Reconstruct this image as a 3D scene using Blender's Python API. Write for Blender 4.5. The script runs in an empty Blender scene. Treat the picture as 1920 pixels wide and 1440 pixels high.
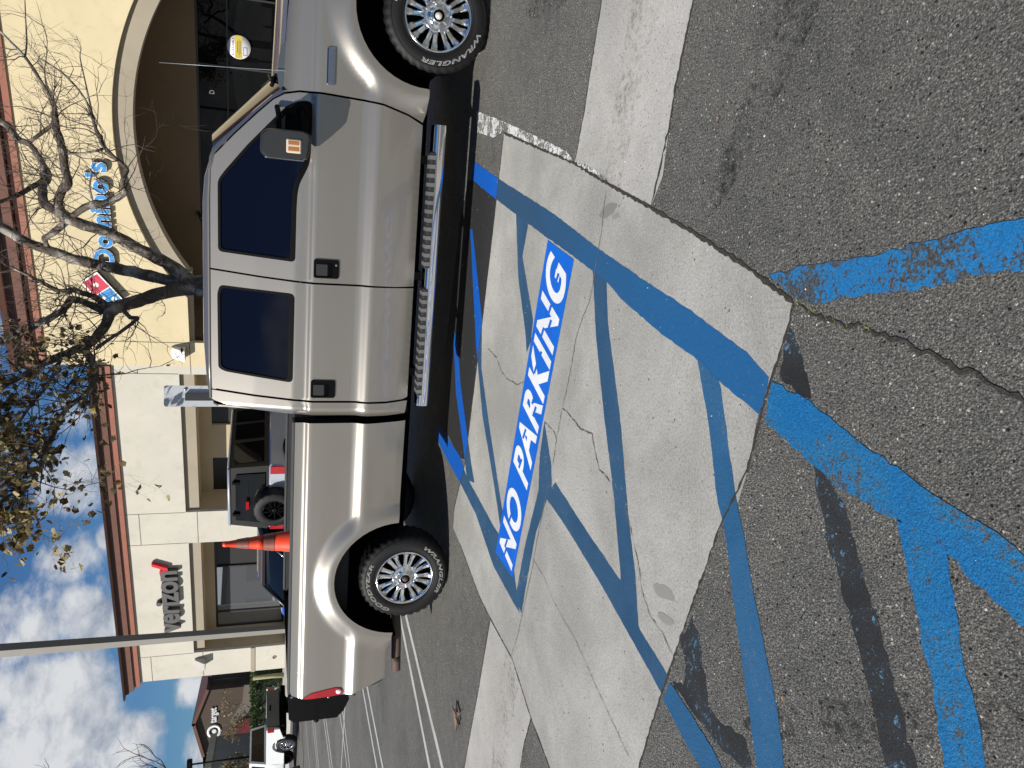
import bpy, math, random
from math import sin, cos, pi, radians, sqrt, atan2
from mathutils import Vector, Matrix
from mathutils.geometry import delaunay_2d_cdt
scene = bpy.context.scene
# ------------------------------------------------------------ camera (portrait photo stored lying on its side)
CAMZ = 1.525; TILT = .311; ROLL = .0095; FOC = 1442.0
fw = Vector((0, cos(TILT), -sin(TILT))); rt0 = Vector((1, 0, 0)); dn0 = Vector((0, -sin(TILT), -cos(TILT)))
rt = rt0*cos(ROLL) - dn0*sin(ROLL); dn = rt0*sin(ROLL) + dn0*cos(ROLL)
cam = bpy.data.cameras.new('camera'); camo = bpy.data.objects.new('camera', cam); scene.collection.objects.link(camo)
camo.matrix_world = Matrix(((dn.x, rt.x, -fw.x, 0), (dn.y, rt.y, -fw.y, 0), (dn.z, rt.z, -fw.z, CAMZ), (0, 0, 0, 1)))
cam.sensor_width = 36; cam.lens = FOC/1920*36; cam.clip_start = .05; cam.clip_end = 3000
scene.camera = camo
# ------------------------------------------------------------ light
SUN_AZ = radians(60); SUN_EL = radians(35.5)     # azimuth from -Y towards -X
sdir = Vector((-sin(SUN_AZ)*cos(SUN_EL), -cos(SUN_AZ)*cos(SUN_EL), sin(SUN_EL)))
sl = bpy.data.lights.new('sun', 'SUN'); sl.energy = 5.0; sl.angle = radians(.5); sl.color = (1, .955, .88)
so = bpy.data.objects.new('sun', sl); scene.collection.objects.link(so); so.rotation_euler = sdir.to_track_quat('Z', 'Y').to_euler()
scene.view_settings.view_transform = 'Standard'; scene.view_settings.look = 'None'
scene.view_settings.exposure = 0.40; scene.view_settings.gamma = 1
CLOUDSRC = [(120,1330,170,1),(60,1170,120,.9),(170,1150,110,1),(140,1040,90,.95),(215,1400,110,1),(70,1420,120,.9),(120,920,105,1),(170,870,60,.8),(150,780,70,.6),(360,1290,55,1),(395,1410,70,1),(355,1210,40,.8),(200,1010,40,1),(-60,1300,200,.6),(-200,700,300,.5),(30,640,60,.2),(-300,1500,300,.6),(190,1790,320,.7),(300,2300,400,.7)]
ADDED_CLOUDS = [(-.6, -.8, .12, .55, 1), (.3, -.95, .10, .5, 1), (-1, -.2, .15, .45, 1), (.9, -.4, .12, .5, 1)]  # unseen cloud banks behind the camera, added for bright neutral reflections
W = bpy.data.worlds.new('World'); scene.world = W; W.use_nodes = True
def build_world():
    nt = W.node_tree; N = nt.nodes; L = nt.links; N.clear()
    def nd(t, **k):
        n = N.new(t)
        for a, b in k.items(): setattr(n, a, b)
        return n
    def mth(op, a, b=None, c=None, clamp=False):
        n = nd('ShaderNodeMath', operation=op, use_clamp=clamp)
        for i, v in enumerate((a, b, c)):
            if v is None: continue
            if isinstance(v, (int, float)): n.inputs[i].default_value = v
            else: L.new(v, n.inputs[i])
        return n.outputs[0]
    out = nd('ShaderNodeOutputWorld'); bg = nd('ShaderNodeBackground')
    sky = nd('ShaderNodeTexSky', sky_type='NISHITA', sun_disc=False)
    sky.sun_elevation = SUN_EL; sky.sun_rotation = pi + SUN_AZ
    sky.air_density = 1.0; sky.dust_density = .3; sky.ozone_density = 2.2
    tc = nd('ShaderNodeTexCoord'); nrm = nd('ShaderNodeVectorMath', operation='NORMALIZE'); L.new(tc.outputs['Generated'], nrm.inputs[0])
    # soft cloud banks placed by compass direction
    acc = None
    for (dx, dy, dz, r, s) in CLOUDS:
        dp = nd('ShaderNodeVectorMath', operation='DOT_PRODUCT'); L.new(nrm.outputs[0], dp.inputs[0]); dp.inputs[1].default_value = (dx, dy, dz)
        k = 1-cos(r)
        v = mth('MULTIPLY', mth('MULTIPLY_ADD', dp.outputs['Value'], 1/k, 1-1/k, clamp=True), s)
        acc = v if acc is None else mth('MAXIMUM', acc, v)
    def noise(scale, det, rough, dist=0.):
        n = nd('ShaderNodeTexNoise'); n.inputs['Scale'].default_value = scale; n.inputs['Detail'].default_value = det
        n.inputs['Roughness'].default_value = rough; n.inputs['Distortion'].default_value = dist
        mp = nd('ShaderNodeMapping'); mp.inputs['Scale'].default_value = (1, 1, 1.7); L.new(nrm.outputs[0], mp.inputs[0]); L.new(mp.outputs[0], n.inputs['Vector'])
        return n.outputs['Fac']
    n1 = noise(7, 9, .58, .15); n2 = noise(16, 7, .6, .3)
    dens = mth('ADD', mth('MULTIPLY', acc, .50), mth('MULTIPLY', n1, 1.15))
    cov = nd('ShaderNodeMapRange'); cov.interpolation_type = 'SMOOTHSTEP'
    L.new(dens, cov.inputs[0]); cov.inputs[1].default_value = .80; cov.inputs[2].default_value = 1.02
    shade = nd('ShaderNodeValToRGB'); e = shade.color_ramp.elements
    e[0].position = .33; e[0].color = (.36, .43, .55, 1); e[1].position = .58; e[1].color = (.92, .94, .97, 1)
    L.new(n2, shade.inputs[0])
    csc = nd('ShaderNodeVectorMath', operation='SCALE'); L.new(shade.outputs[0], csc.inputs[0]); csc.inputs['Scale'].default_value = CLOUD_GAIN
    tint = nd('ShaderNodeVectorMath', operation='MULTIPLY'); L.new(sky.outputs[0], tint.inputs[0]); tint.inputs[1].default_value = (.50, .83, 1.20)
    mx = nd('ShaderNodeMix', data_type='RGBA'); L.new(cov.outputs[0], mx.inputs[0]); L.new(tint.outputs[0], mx.inputs[6]); L.new(csc.outputs[0], mx.inputs[7])
    L.new(mx.outputs[2], bg.inputs[0]); bg.inputs[1].default_value = SKY_STR; L.new(bg.outputs[0], out.inputs[0])
SKY_STR = .05; CLOUD_GAIN = 11.5
def pdir(x, y):     # compass direction of a cloud bank
    d = fw + rt*((1440-y-720)/FOC) + dn*((x-960)/FOC); d.normalize(); return d
CLOUDS = []
for x, y, r, s in CLOUDSRC:
    d = pdir(x, y); CLOUDS.append((d.x, d.y, d.z, r/FOC, s))
for dx, dy, dz, r, s in ADDED_CLOUDS:
    d = Vector((dx, dy, dz)).normalized(); CLOUDS.append((d.x, d.y, d.z, r, s))
build_world()
# measured ground, limb and facade coordinates in metres
G = {
'slab':[(1.695,4.974),(1.386,4.255),(1.16,3.733),(0.943,3.301),(0.737,2.869),(0.594,2.578),(0.398,2.201),(0.254,1.956),(0.131,2.004),(-0.04,2.094),(-0.105,2.135),(-0.275,2.182),(-0.388,2.234),(-0.488,2.338),(-0.807,2.515),(-1.137,2.687),(-1.259,2.757),(-1.623,2.935),(-1.984,3.096),(-2.339,3.541),(-2.135,3.975),(-2.04,4.159),(-1.983,4.31),(-1.912,4.42),(-1.761,4.679),(-1.649,5.183),(-1.575,5.467),(-1.305,6.079),(-1.219,6.324),(-1.032,6.274),(-0.641,5.947),(0.47,5.466),(1.09,5.209)],
'gutR':[(8.296,0.618),(1.865,3.382),(1.63,3.483),(1.366,3.596),(1.17,3.718),(0.944,3.284),(0.748,2.869),(0.847,2.776),(1.026,2.728),(1.177,2.677),(1.37,2.592),(1.467,2.548),(7.898,-0.216)],
'gutL':[(-1.66,5.182),(-1.767,4.678),(-1.989,4.31),(-2.213,4.442),(-2.598,4.555),(-9.315,6.526),(-10.071,7.987),(-3.354,6.016),(-2.811,5.764),(-2.196,5.445)],
'blue_main_a':[(1.725,5.771),(1.506,5.29),(1.377,5.0),(1.145,4.46),(0.945,3.999),(0.657,3.404),(0.462,2.968),(0.293,2.573),(0.114,2.197),(0.028,2.074),(-0.095,2.11),(0.014,2.353),(0.11,2.531),(0.219,2.799),(0.389,3.148),(0.479,3.291),(0.687,3.758),(0.839,4.123),(1.088,4.689),(1.301,5.176),(1.587,5.798)],
'blue_main_b':[(0.021,2.063),(-0.046,1.88),(-0.136,1.707),(-0.227,1.502),(-0.285,1.368),(-0.32,1.266),(-0.348,1.205),(-0.511,1.191),(-0.475,1.259),(-0.389,1.396),(-0.339,1.539),(-0.291,1.725),(-0.199,1.925),(-0.112,2.093)],
'blue_right':[(0.358,2.087),(0.356,1.885),(0.346,1.636),(0.355,1.465),(0.359,1.32),(0.356,1.212),(0.252,1.211),(0.252,1.346),(0.242,1.496),(0.247,1.712),(0.243,1.879),(0.275,1.956)],
'stripes':{'s1':[(1.088,4.689),(1.036,4.407),(0.799,4.552),(0.384,4.34),(0.258,4.375),(0.19,4.452),(0.329,4.486),(0.677,4.633)],'s2':[(1.211,5.849),(1.198,5.783),(0.471,5.48),(0.116,5.483),(-0.305,5.256),(-0.759,4.981),(-0.873,4.904),(-0.957,4.974),(-0.688,5.136),(-0.237,5.441),(0.281,5.639)],'s3':[(0.472,6.393),(0.351,6.235),(-0.004,6.112),(-0.301,5.943),(-0.621,5.748),(-0.752,5.648),(-0.76,5.874),(-0.477,6.022),(-0.071,6.275)],'s4':[(-0.375,6.947),(-0.453,6.637),(-0.594,6.125),(-0.732,5.892),(-0.986,5.139),(-1.099,4.71),(-1.427,4.537),(-1.388,4.701),(-1.263,5.13),(-0.987,5.593),(-0.802,6.116),(-0.66,6.587),(-0.503,7.034)],'s5':[(-0.212,4.13),(-0.444,4.012),(-0.561,4.0),(-0.629,4.058),(-0.876,4.256),(-1.16,4.392),(-1.418,4.506),(-1.351,4.625),(-1.014,4.467),(-0.62,4.217),(-0.432,4.204)],'s6':[(-0.599,4.058),(-0.539,3.943),(-0.723,3.513),(-0.877,3.12),(-0.932,3.014),(-1.036,2.937),(-1.149,2.678),(-1.23,2.749),(-1.089,3.037),(-0.951,3.318),(-0.747,3.796),(-0.636,4.109)],'s7':[(0.565,3.465),(0.556,3.31),(0.303,3.287),(0.005,3.194),(-0.187,3.135),(-0.557,3.058),(-0.82,2.981),(-1.039,2.947),(-0.923,3.114),(-0.786,3.139),(-0.519,3.2),(-0.122,3.325),(0.236,3.419)],'s8':[(0.109,2.502),(0.014,2.353),(-0.04,2.335),(-0.249,2.283),(-0.39,2.243),(-0.49,2.202),(-0.687,2.141),(-0.856,2.074),(-1.017,2.013),(-1.166,1.98),(-1.232,2.118),(-0.95,2.195),(-0.753,2.25),(-0.528,2.304),(-0.389,2.363),(-0.147,2.418)],'s9':[(-1.164,2.674),(-1.23,2.507),(-1.293,2.364),(-1.342,2.291),(-1.403,2.414),(-1.355,2.543),(-1.292,2.655),(-1.247,2.736)],'s10':[(-0.334,1.551),(-0.354,1.411),(-0.431,1.392),(-0.531,1.372),(-0.656,1.343),(-0.741,1.314),(-0.858,1.287),(-0.912,1.397),(-0.716,1.437),(-0.612,1.47),(-0.466,1.512)]},
'old':{'o1':[(-0.225,1.868),(-0.243,1.82),(-0.309,1.745),(-0.397,1.707),(-0.477,1.673),(-0.591,1.624),(-0.687,1.578),(-0.805,1.533),(-0.947,1.482),(-0.997,1.583),(-0.831,1.63),(-0.656,1.7),(-0.519,1.763),(-0.395,1.818)],'o2':[(0.184,1.972),(0.137,1.942),(0.056,1.909),(-0.046,1.875),(-0.016,1.952),(0.041,2.023),(0.107,2.009)],'o3':[(-0.859,2.521),(-0.914,2.476),(-1.054,2.431),(-1.157,2.401),(-1.174,2.349),(-1.163,2.177),(-1.243,2.14),(-1.267,2.19),(-1.26,2.331),(-1.225,2.471),(-1.161,2.666),(-1.138,2.578),(-1.06,2.556),(-0.976,2.608)]},
'tar':[(1.579,5.781),(1.311,5.124),(1.09,5.209),(0.47,5.466),(-0.607,5.948),(-0.607,6.124),(-0.436,6.596),(-0.358,7.111),(0.486,6.594),(1.321,6.2),(1.616,5.931)],
'flowR':[(7.875,-0.27),(1.651,2.934),(1.449,3.038),(1.206,3.149),(0.953,3.29)],
'flowL':[(-1.77,4.667),(-2.102,4.817),(-2.432,4.926),(-2.835,5.013),(-9.677,6.49)],
'np':[(0.82,4.097),(0.648,3.705),(-1.24,4.684),(-1.157,5.068)],
'whiteline':[(2.091,5.705),(1.889,5.235),(1.547,4.471),(1.25,3.832),(1.174,3.733),(1.17,3.77),(1.353,4.182),(1.633,4.795),(1.713,4.974),(1.744,5.231),(1.916,5.667)],
'whitegut':[(1.168,3.711),(1.121,3.591),(1.033,3.425),(0.968,3.302),(0.946,3.313),(1.146,3.711)],
'lines':[[(-2.853,8.666),(-3.653,7.179)],[(-2.647,8.404),(-3.394,6.639)],[(-4.87,12.281),(-5.324,10.672)],[(-4.649,11.703),(-5.067,10.135)],[(-9.63,22.58),(-10.296,21.097)],[(-9.393,21.869),(-10.07,20.623)],[(-8.196,19.262),(-8.704,17.751)],[(-7.978,18.735),(-8.484,17.29)],[(-6.719,15.798),(-7.177,14.546)],[(-6.457,15.391),(-6.96,14.094)],[(-6.315,15.039),(-7.616,15.599)],[(-11.202,24.31),(-11.496,23.621)]],
'cracks':[[(0.921,3.313),(0.717,3.368),(0.573,3.427),(0.424,3.487),(0.314,3.605),(0.223,3.673),(0.059,3.742),(-0.068,3.814),(-0.126,3.843),(-0.289,3.926),(-0.44,3.979)],[(-0.126,3.843),(-0.177,3.699),(-0.226,3.592),(-0.243,3.446),(-0.306,3.425),(-0.403,3.361),(-0.446,3.241)],[(-0.212,4.13),(-0.263,3.967),(-0.318,3.917)],[(0.255,5.316),(0.176,5.087),(0.09,4.983),(0.035,4.861),(-0.006,4.612),(0.014,4.487)],[(-0.504,3.091),(-0.612,3.036),(-0.756,2.953),(-0.872,2.917),(-0.952,2.844),(-0.994,2.732),(-1.05,2.66)],[(0.248,1.946),(0.205,1.838),(0.169,1.751),(0.17,1.691),(0.142,1.633),(0.117,1.544),(0.084,1.462),(0.047,1.386),(0.028,1.316),(0.001,1.263),(-0.021,1.208)],[(-1.031,4.318),(-1.093,4.114),(-1.198,3.942),(-1.304,3.636),(-1.448,3.368),(-1.62,3.025)],[(-0.552,4.043),(-0.867,4.21),(-1.074,4.298),(-1.333,4.437),(-1.568,4.565),(-1.769,4.712)]],
'joint':[[(1.695,4.974),(1.386,4.255),(1.16,3.733),(0.943,3.301),(0.737,2.869),(0.594,2.578),(0.398,2.201),(0.254,1.956)],[(0.254,1.956),(0.131,2.004),(-0.04,2.094),(-0.275,2.182),(-0.488,2.338),(-0.807,2.515),(-1.259,2.757),(-1.623,2.935)],[(-1.305,6.079),(-1.575,5.467),(-1.649,5.183),(-1.761,4.679),(-1.983,4.31),(-2.135,3.975)],[(1.695,4.974),(1.09,5.209),(0.47,5.466),(-0.641,5.947),(-1.085,6.329)],[(1.154,3.711),(1.366,3.596),(1.63,3.483),(1.865,3.382)],[(0.748,2.869),(1.026,2.728),(1.177,2.677),(1.467,2.548)],[(-1.676,5.209),(-2.196,5.445),(-2.811,5.764),(-3.093,5.921)],[(-1.989,4.31),(-2.213,4.442),(-2.408,4.508)]],
'spots':[((0.817,3.298),0.075),((0.774,3.211),0.035),((-0.825,2.735),0.07),((-0.927,2.721),0.05)],
'dryleaf':(-2.648,5.991),
'leaf2':(0.933,2.362),
'leaf3':(-0.947,1.973),
'limbs':{'trunk':[((1.501,13.0,2.375),0.17),((1.492,13.0,2.562),0.165)],'L1':[((1.492,13.0,2.562),0.15),((1.812,12.9,2.983),0.115),((2.006,12.7,3.417),0.105),((2.167,12.6,3.703),0.1),((2.254,12.4,4.123),0.095),((2.35,12.4,4.272),0.085),((2.496,12.4,4.34),0.075),((2.667,12.3,4.286),0.07),((2.765,12.2,4.178),0.07),((3.022,12.2,4.234),0.065),((3.181,12.1,4.226),0.065),((3.455,12.1,4.3),0.06),((3.57,12.0,4.305),0.06),((3.809,12.0,4.326),0.035),((4.115,11.9,4.497),0.026),((4.311,11.8,4.617),0.022),((4.547,11.7,4.851),0.014),((4.705,11.6,5.033),0.006)],'L1s':[((4.311,11.8,4.617),0.015),((4.506,11.8,4.6),0.012),((4.839,11.8,4.615),0.009),((5.144,11.8,4.63),0.005)],'L1b':[((2.254,12.4,4.123),0.07),((2.462,12.6,4.453),0.075),((2.564,12.7,4.6),0.075),((2.817,12.8,4.64),0.075),((3.017,12.9,4.61),0.08),((3.201,13.0,4.691),0.055),((3.488,13.1,4.878),0.045),((3.592,13.2,5.071),0.06),((3.784,13.3,5.211),0.06),((3.935,13.4,5.428),0.05),((4.253,13.5,5.736),0.03)],'L1b2':[((2.96,12.9,4.623),0.06),((2.828,12.7,4.683),0.045),((2.594,12.5,4.896),0.035),((2.475,12.4,5.063),0.028),((2.323,12.2,5.318),0.015)],'L1b3':[((3.543,13.1,4.878),0.03),((3.785,13.1,4.629),0.035),((3.867,13.0,4.536),0.03)],'L1c':[((2.047,12.7,4.589),0.05),((2.156,12.5,4.374),0.055),((2.407,12.3,4.049),0.055),((2.491,12.2,3.861),0.07),((2.527,12.2,3.692),0.055),((2.654,12.1,3.451),0.05),((2.764,12.0,3.47),0.04),((2.958,12.0,3.404),0.04),((3.043,12.0,3.459),0.03),((3.117,11.9,3.564),0.03),((3.239,11.9,3.678),0.035),((3.366,11.9,3.733),0.045),((3.47,11.8,3.774),0.025),((3.684,11.8,3.828),0.022),((3.897,11.7,3.94),0.016),((4.121,11.7,4.152),0.012),((4.241,11.6,4.393),0.006)],'L1c2':[((3.514,11.8,3.781),0.015),((4.011,11.9,3.896),0.011),((4.469,12.0,4.005),0.008),((4.604,12.0,3.993),0.006),((4.758,12.0,4.054),0.004)],'L1c3':[((3.2,11.9,3.698),0.025),((3.152,12.0,3.942),0.018),((3.147,12.1,4.193),0.014)],'L1c4':[((2.491,12.2,3.861),0.02),((2.714,12.1,3.891),0.014),((2.879,12.0,3.847),0.01),((2.958,11.9,3.907),0.006)],'L2':[((1.508,13.0,2.562),0.14),((1.582,13.1,3.004),0.11),((1.687,13.2,3.488),0.105),((1.782,13.3,3.968),0.095),((1.872,13.4,4.379),0.09),((1.992,13.5,4.7),0.09),((2.096,13.5,5.004),0.085),((2.296,13.6,5.331),0.085),((2.492,13.7,5.714),0.07),((2.695,13.9,6.267),0.05)],'L2b':[((2.055,13.5,4.744),0.05),((2.128,13.2,4.709),0.045)],'L3':[((1.492,13.0,2.562),0.14),((1.369,12.9,2.979),0.12),((1.24,12.8,3.271),0.11),((1.106,12.7,3.561),0.11),((1.013,12.6,3.693),0.11),((0.822,12.6,3.762),0.085),((0.601,12.5,3.888),0.085),((0.485,12.4,4.026),0.08),((0.35,12.4,4.275),0.06),((0.239,12.4,4.502),0.055),((0.085,12.3,4.692),0.045),((-0.066,12.2,4.89),0.035),((-0.285,12.1,5.142),0.02)],'L3b':[((0.485,12.4,4.026),0.06),((0.336,12.2,3.897),0.06),((0.177,12.1,3.809),0.055),((0.019,12.0,3.782),0.05),((-0.203,11.9,3.874),0.045),((-0.384,11.8,4.085),0.04),((-0.667,11.7,4.188),0.035),((-0.971,11.6,4.281),0.03),((-1.189,11.6,4.347),0.028),((-1.384,11.5,4.456),0.02),((-1.634,11.4,4.626),0.015),((-1.789,11.3,4.774),0.01)],'L3b2':[((-1.32,11.6,4.433),0.009),((-1.467,11.6,4.032),0.007),((-1.38,11.6,3.624),0.005),((-1.512,11.6,3.552),0.003)],'L3c':[((1.028,12.6,3.693),0.09),((1.07,12.8,3.906),0.07),((1.175,13.0,4.138),0.055),((1.2,13.0,4.302),0.07),((1.036,13.0,4.414),0.06),((0.827,13.0,4.72),0.055),((0.739,13.1,4.959),0.05),((0.522,13.2,5.273),0.04),((0.322,13.4,5.673),0.025)],'L3d':[((1.044,12.6,3.693),0.07),((1.215,12.6,3.912),0.055),((1.267,12.5,4.08),0.045),((1.301,12.5,4.183),0.045),((1.239,12.4,4.283),0.04),((1.346,12.3,4.487),0.03),((1.417,12.2,4.613),0.025),((1.537,12.1,4.844),0.018)],'L3e':[((1.074,12.7,3.56),0.05),((0.928,12.5,3.421),0.035),((0.908,12.4,3.306),0.03),((0.717,12.3,3.493),0.03),((0.545,12.2,3.689),0.028),((0.432,12.1,3.791),0.02)],'L3f':[((-0.971,11.6,4.281),0.02),((-0.84,11.7,4.592),0.018),((-0.632,11.8,4.805),0.014),((-0.493,11.9,5.081),0.008)],'L3g':[((0.35,12.4,4.275),0.03),((-0.062,12.2,4.405),0.025),((-0.426,12.0,4.611),0.02),((-0.781,11.9,4.77),0.014),((-1.055,11.8,4.924),0.008)],'L3h':[((-1.634,11.4,4.626),0.01),((-1.887,11.4,4.504),0.007),((-2.053,11.4,4.623),0.004)],'L3i':[((-1.384,11.5,4.456),0.008),((-1.663,11.5,4.472),0.006),((-1.87,11.5,4.5),0.003)]},
'treebase':(1.497,13.0,2.28),
'pole':[(-3.669,12.0,5.269),(-3.669,12.0,4.899),(-3.676,12.0,3.265),(-3.699,12.0,1.389)],
'target80':{'apex':(-32.908,80.0,7.582),'left':(-35.91,80.0,6.74),'right':(-29.897,80.0,6.407),'par':(-29.809,80.0,6.263),'par2':(-27.936,80.0,5.844),'bull':(-33.899,80.0,5.888),'t0':(-33.41,80.0,5.65),'t1':(-31.561,80.0,5.472),'aw0':(-33.414,80.0,4.38),'aw1':(-35.047,80.0,3.479),'roofL':(-33.804,80.0,7.43),'roofL2':(-37.515,80.0,6.726),'base':(-30.834,80.0,1.825)},
}
# ------------------------------------------------------------ helpers
COL = scene.collection
def tag(o, label=None, cat=None, group=None, kind=None):
    if label: o['label'] = label
    if cat: o['category'] = cat
    if group: o['group'] = group
    if kind: o['kind'] = kind
    return o
def empty(name, loc=(0, 0, 0), rz=0, parent=None):
    o = bpy.data.objects.new(name, None); COL.objects.link(o); o.location = loc; o.rotation_euler = (0, 0, rz); o.empty_display_size = .2
    if parent: o.parent = parent
    return o
class MB:
    def __init__(s): s.v = []; s.f = []; s.m = []; s.sm = []
    def add(s, vs, fs, mi=0, smooth=False):
        b = len(s.v); s.v += [tuple(v) for v in vs]
        for f in fs: s.f.append(tuple(b+i for i in f)); s.m.append(mi); s.sm.append(smooth)
        return s
    def box(s, x0, x1, y0, y1, z0, z1, mi=0, bev=0):
        if bev:
            return s.rbox(x0, x1, y0, y1, z0, z1, bev, mi)
        vs = [(x, y, z) for x in (x0, x1) for y in (y0, y1) for z in (z0, z1)]
        return s.add(vs, [(0, 1, 3, 2), (4, 6, 7, 5), (0, 4, 5, 1), (2, 3, 7, 6), (0, 2, 6, 4), (1, 5, 7, 3)], mi)
    def rbox(s, x0, x1, y0, y1, z0, z1, b, mi=0):
        # box with chamfered edges: 24 verts
        vs = []; idx = {}
        for ix, x in enumerate((x0, x1)):
            for iy, y in enumerate((y0, y1)):
                for iz, z in enumerate((z0, z1)):
                    sx = b if ix == 0 else -b; sy = b if iy == 0 else -b; sz = b if iz == 0 else -b
                    idx[(ix, iy, iz, 0)] = len(vs); vs.append((x, y+sy, z+sz))
                    idx[(ix, iy, iz, 1)] = len(vs); vs.append((x+sx, y, z+sz))
                    idx[(ix, iy, iz, 2)] = len(vs); vs.append((x+sx, y+sy, z))
        fs = []
        for a in (0, 1):
            fs.append([idx[(a, i, j, 0)] for i, j in ((0, 0), (0, 1), (1, 1), (1, 0))])
            fs.append([idx[(i, a, j, 1)] for i, j in ((0, 0), (0, 1), (1, 1), (1, 0))])
            fs.append([idx[(i, j, a, 2)] for i, j in ((0, 0), (0, 1), (1, 1), (1, 0))])
        for i in (0, 1):
            for j in (0, 1):
                fs.append([idx[(0, i, j, 1)], idx[(1, i, j, 1)], idx[(1, i, j, 2)], idx[(0, i, j, 2)]])
                fs.append([idx[(i, 0, j, 0)], idx[(i, 1, j, 0)], idx[(i, 1, j, 2)], idx[(i, 0, j, 2)]])
                fs.append([idx[(i, j, 0, 0)], idx[(i, j, 1, 0)], idx[(i, j, 1, 1)], idx[(i, j, 0, 1)]])
                for k in (0, 1): fs.append([idx[(i, j, k, 0)], idx[(i, j, k, 1)], idx[(i, j, k, 2)]])
        return s.add(vs, fs, mi)
    def tube(s, pts, rad, n=8, mi=0, caps=True, smooth=True):
        pts = [Vector(p) for p in pts]
        if isinstance(rad, (int, float)): rad = [rad]*len(pts)
        vs = []; up = Vector((0.13, .21, .97)); prev = None
        for i, p in enumerate(pts):
            t = (pts[min(i+1, len(pts)-1)]-pts[max(i-1, 0)])
            if t.length < 1e-9: t = Vector((0, 0, 1))
            t.normalize()
            if prev is None:
                a = t.cross(up)
                if a.length < .1: a = t.cross(Vector((1, 0, 0)))
            else: a = prev - t*prev.dot(t)
            a.normalize(); prev = a; b = t.cross(a)
            for k in range(n):
                an = 2*pi*k/n; vs.append(p+(a*cos(an)+b*sin(an))*rad[i])
        fs = [(i*n+k, i*n+(k+1) % n, (i+1)*n+(k+1) % n, (i+1)*n+k) for i in range(len(pts)-1) for k in range(n)]
        s.add(vs, fs, mi, smooth)
        if caps:
            b = len(s.v)-len(vs); s.f.append(tuple(b+k for k in reversed(range(n)))); s.m.append(mi); s.sm.append(False)
            s.f.append(tuple(b+(len(pts)-1)*n+k for k in range(n))); s.m.append(mi); s.sm.append(False)
        return s
    def cyl(s, a, b, r, n=16, mi=0, r2=None): return s.tube([a, b], [r, r if r2 is None else r2], n, mi)
    def lathe(s, prof, n=48, axis='Y', c=(0, 0, 0), mi=0, smooth=True, jit=None):
        # prof: (radius, offset along axis)
        vs = []
        for j, (r, h) in enumerate(prof):
            for k in range(n):
                a = 2*pi*k/n; rr = r+(jit(j, k) if jit else 0)
                if axis == 'Y': vs.append((c[0]+rr*cos(a), c[1]+h, c[2]+rr*sin(a)))
                else: vs.append((c[0]+rr*cos(a), c[1]+rr*sin(a), c[2]+h))
        m = len(prof)
        fs = [(j*n+k, j*n+(k+1) % n, (j+1)*n+(k+1) % n, (j+1)*n+k) for j in range(m-1) for k in range(n)]
        return s.add(vs, fs, mi, smooth)
    def prism(s, poly, y0, y1, axis='Y', mi=0):
        n = len(poly)
        def P(a, b, h): return (a, h, b) if axis == 'Y' else ((a, b, h) if axis == 'Z' else (h, a, b))
        vs = [P(a, b, y0) for a, b in poly]+[P(a, b, y1) for a, b in poly]
        return s.add(vs, [tuple(range(n)), tuple(range(2*n-1, n-1, -1))]+[(i, (i+1) % n, n+(i+1) % n, n+i) for i in range(n)], mi)
    def build(s, name, mat, parent=None, smooth=None, auto=None):
        me = bpy.data.meshes.new(name); me.from_pydata(s.v, [], s.f)
        mats = mat if isinstance(mat, (list, tuple)) else [mat]
        for m in mats: me.materials.append(m)
        me.polygons.foreach_set('material_index', s.m)
        me.polygons.foreach_set('use_smooth', s.sm if smooth is None else [smooth]*len(s.f))
        me.update(); fixn(me)
        if auto: me.set_sharp_from_angle(angle=radians(auto))
        o = bpy.data.objects.new(name, me); COL.objects.link(o)
        if parent: o.parent = parent
        return o
import bmesh
def fixn(me):
    bm = bmesh.new(); bm.from_mesh(me); bmesh.ops.recalc_face_normals(bm, faces=bm.faces); bm.to_mesh(me); bm.free()
def inside(p, poly):
    x, y = p; c = False; n = len(poly)
    for i in range(n):
        x1, y1 = poly[i]; x2, y2 = poly[(i+1) % n]
        if (y1 > y) != (y2 > y) and x < (x2-x1)*(y-y1)/(y2-y1)+x1: c = not c
    return c
def area(p): return .5*sum(p[i][0]*p[(i+1) % len(p)][1]-p[(i+1) % len(p)][0]*p[i][1] for i in range(len(p)))
def resample(poly, step, closed=True):
    out = []; n = len(poly)
    for i in range(n if closed else n-1):
        a = poly[i]; b = poly[(i+1) % n]; d = math.dist(a, b); k = max(1, int(math.ceil(d/step)))
        for j in range(k): out.append((a[0]+(b[0]-a[0])*j/k, a[1]+(b[1]-a[1])*j/k))
    if not closed: out.append(poly[-1])
    return out
def chaikin(poly, it=2, keep=()):
    for _ in range(it):
        out = []; n = len(poly)
        for i in range(n):
            a = poly[i]; b = poly[(i+1) % n]
            out += [(a[0]*.75+b[0]*.25, a[1]*.75+b[1]*.25), (a[0]*.25+b[0]*.75, a[1]*.25+b[1]*.75)]
        poly = out
    return poly
def rnd_corners(poly, r, n=5):
    out = []; m = len(poly)
    for i in range(m):
        p = Vector(poly[i]); a = Vector(poly[i-1]); b = Vector(poly[(i+1) % m])
        da = (a-p); db = (b-p); rr = min(r, da.length*.45, db.length*.45)
        A = p+da.normalized()*rr; B = p+db.normalized()*rr
        for k in range(n+1):
            t = k/n; q = A*(1-t)**2+p*2*t*(1-t)+B*t*t; out.append((q.x, q.y))
    return out
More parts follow.
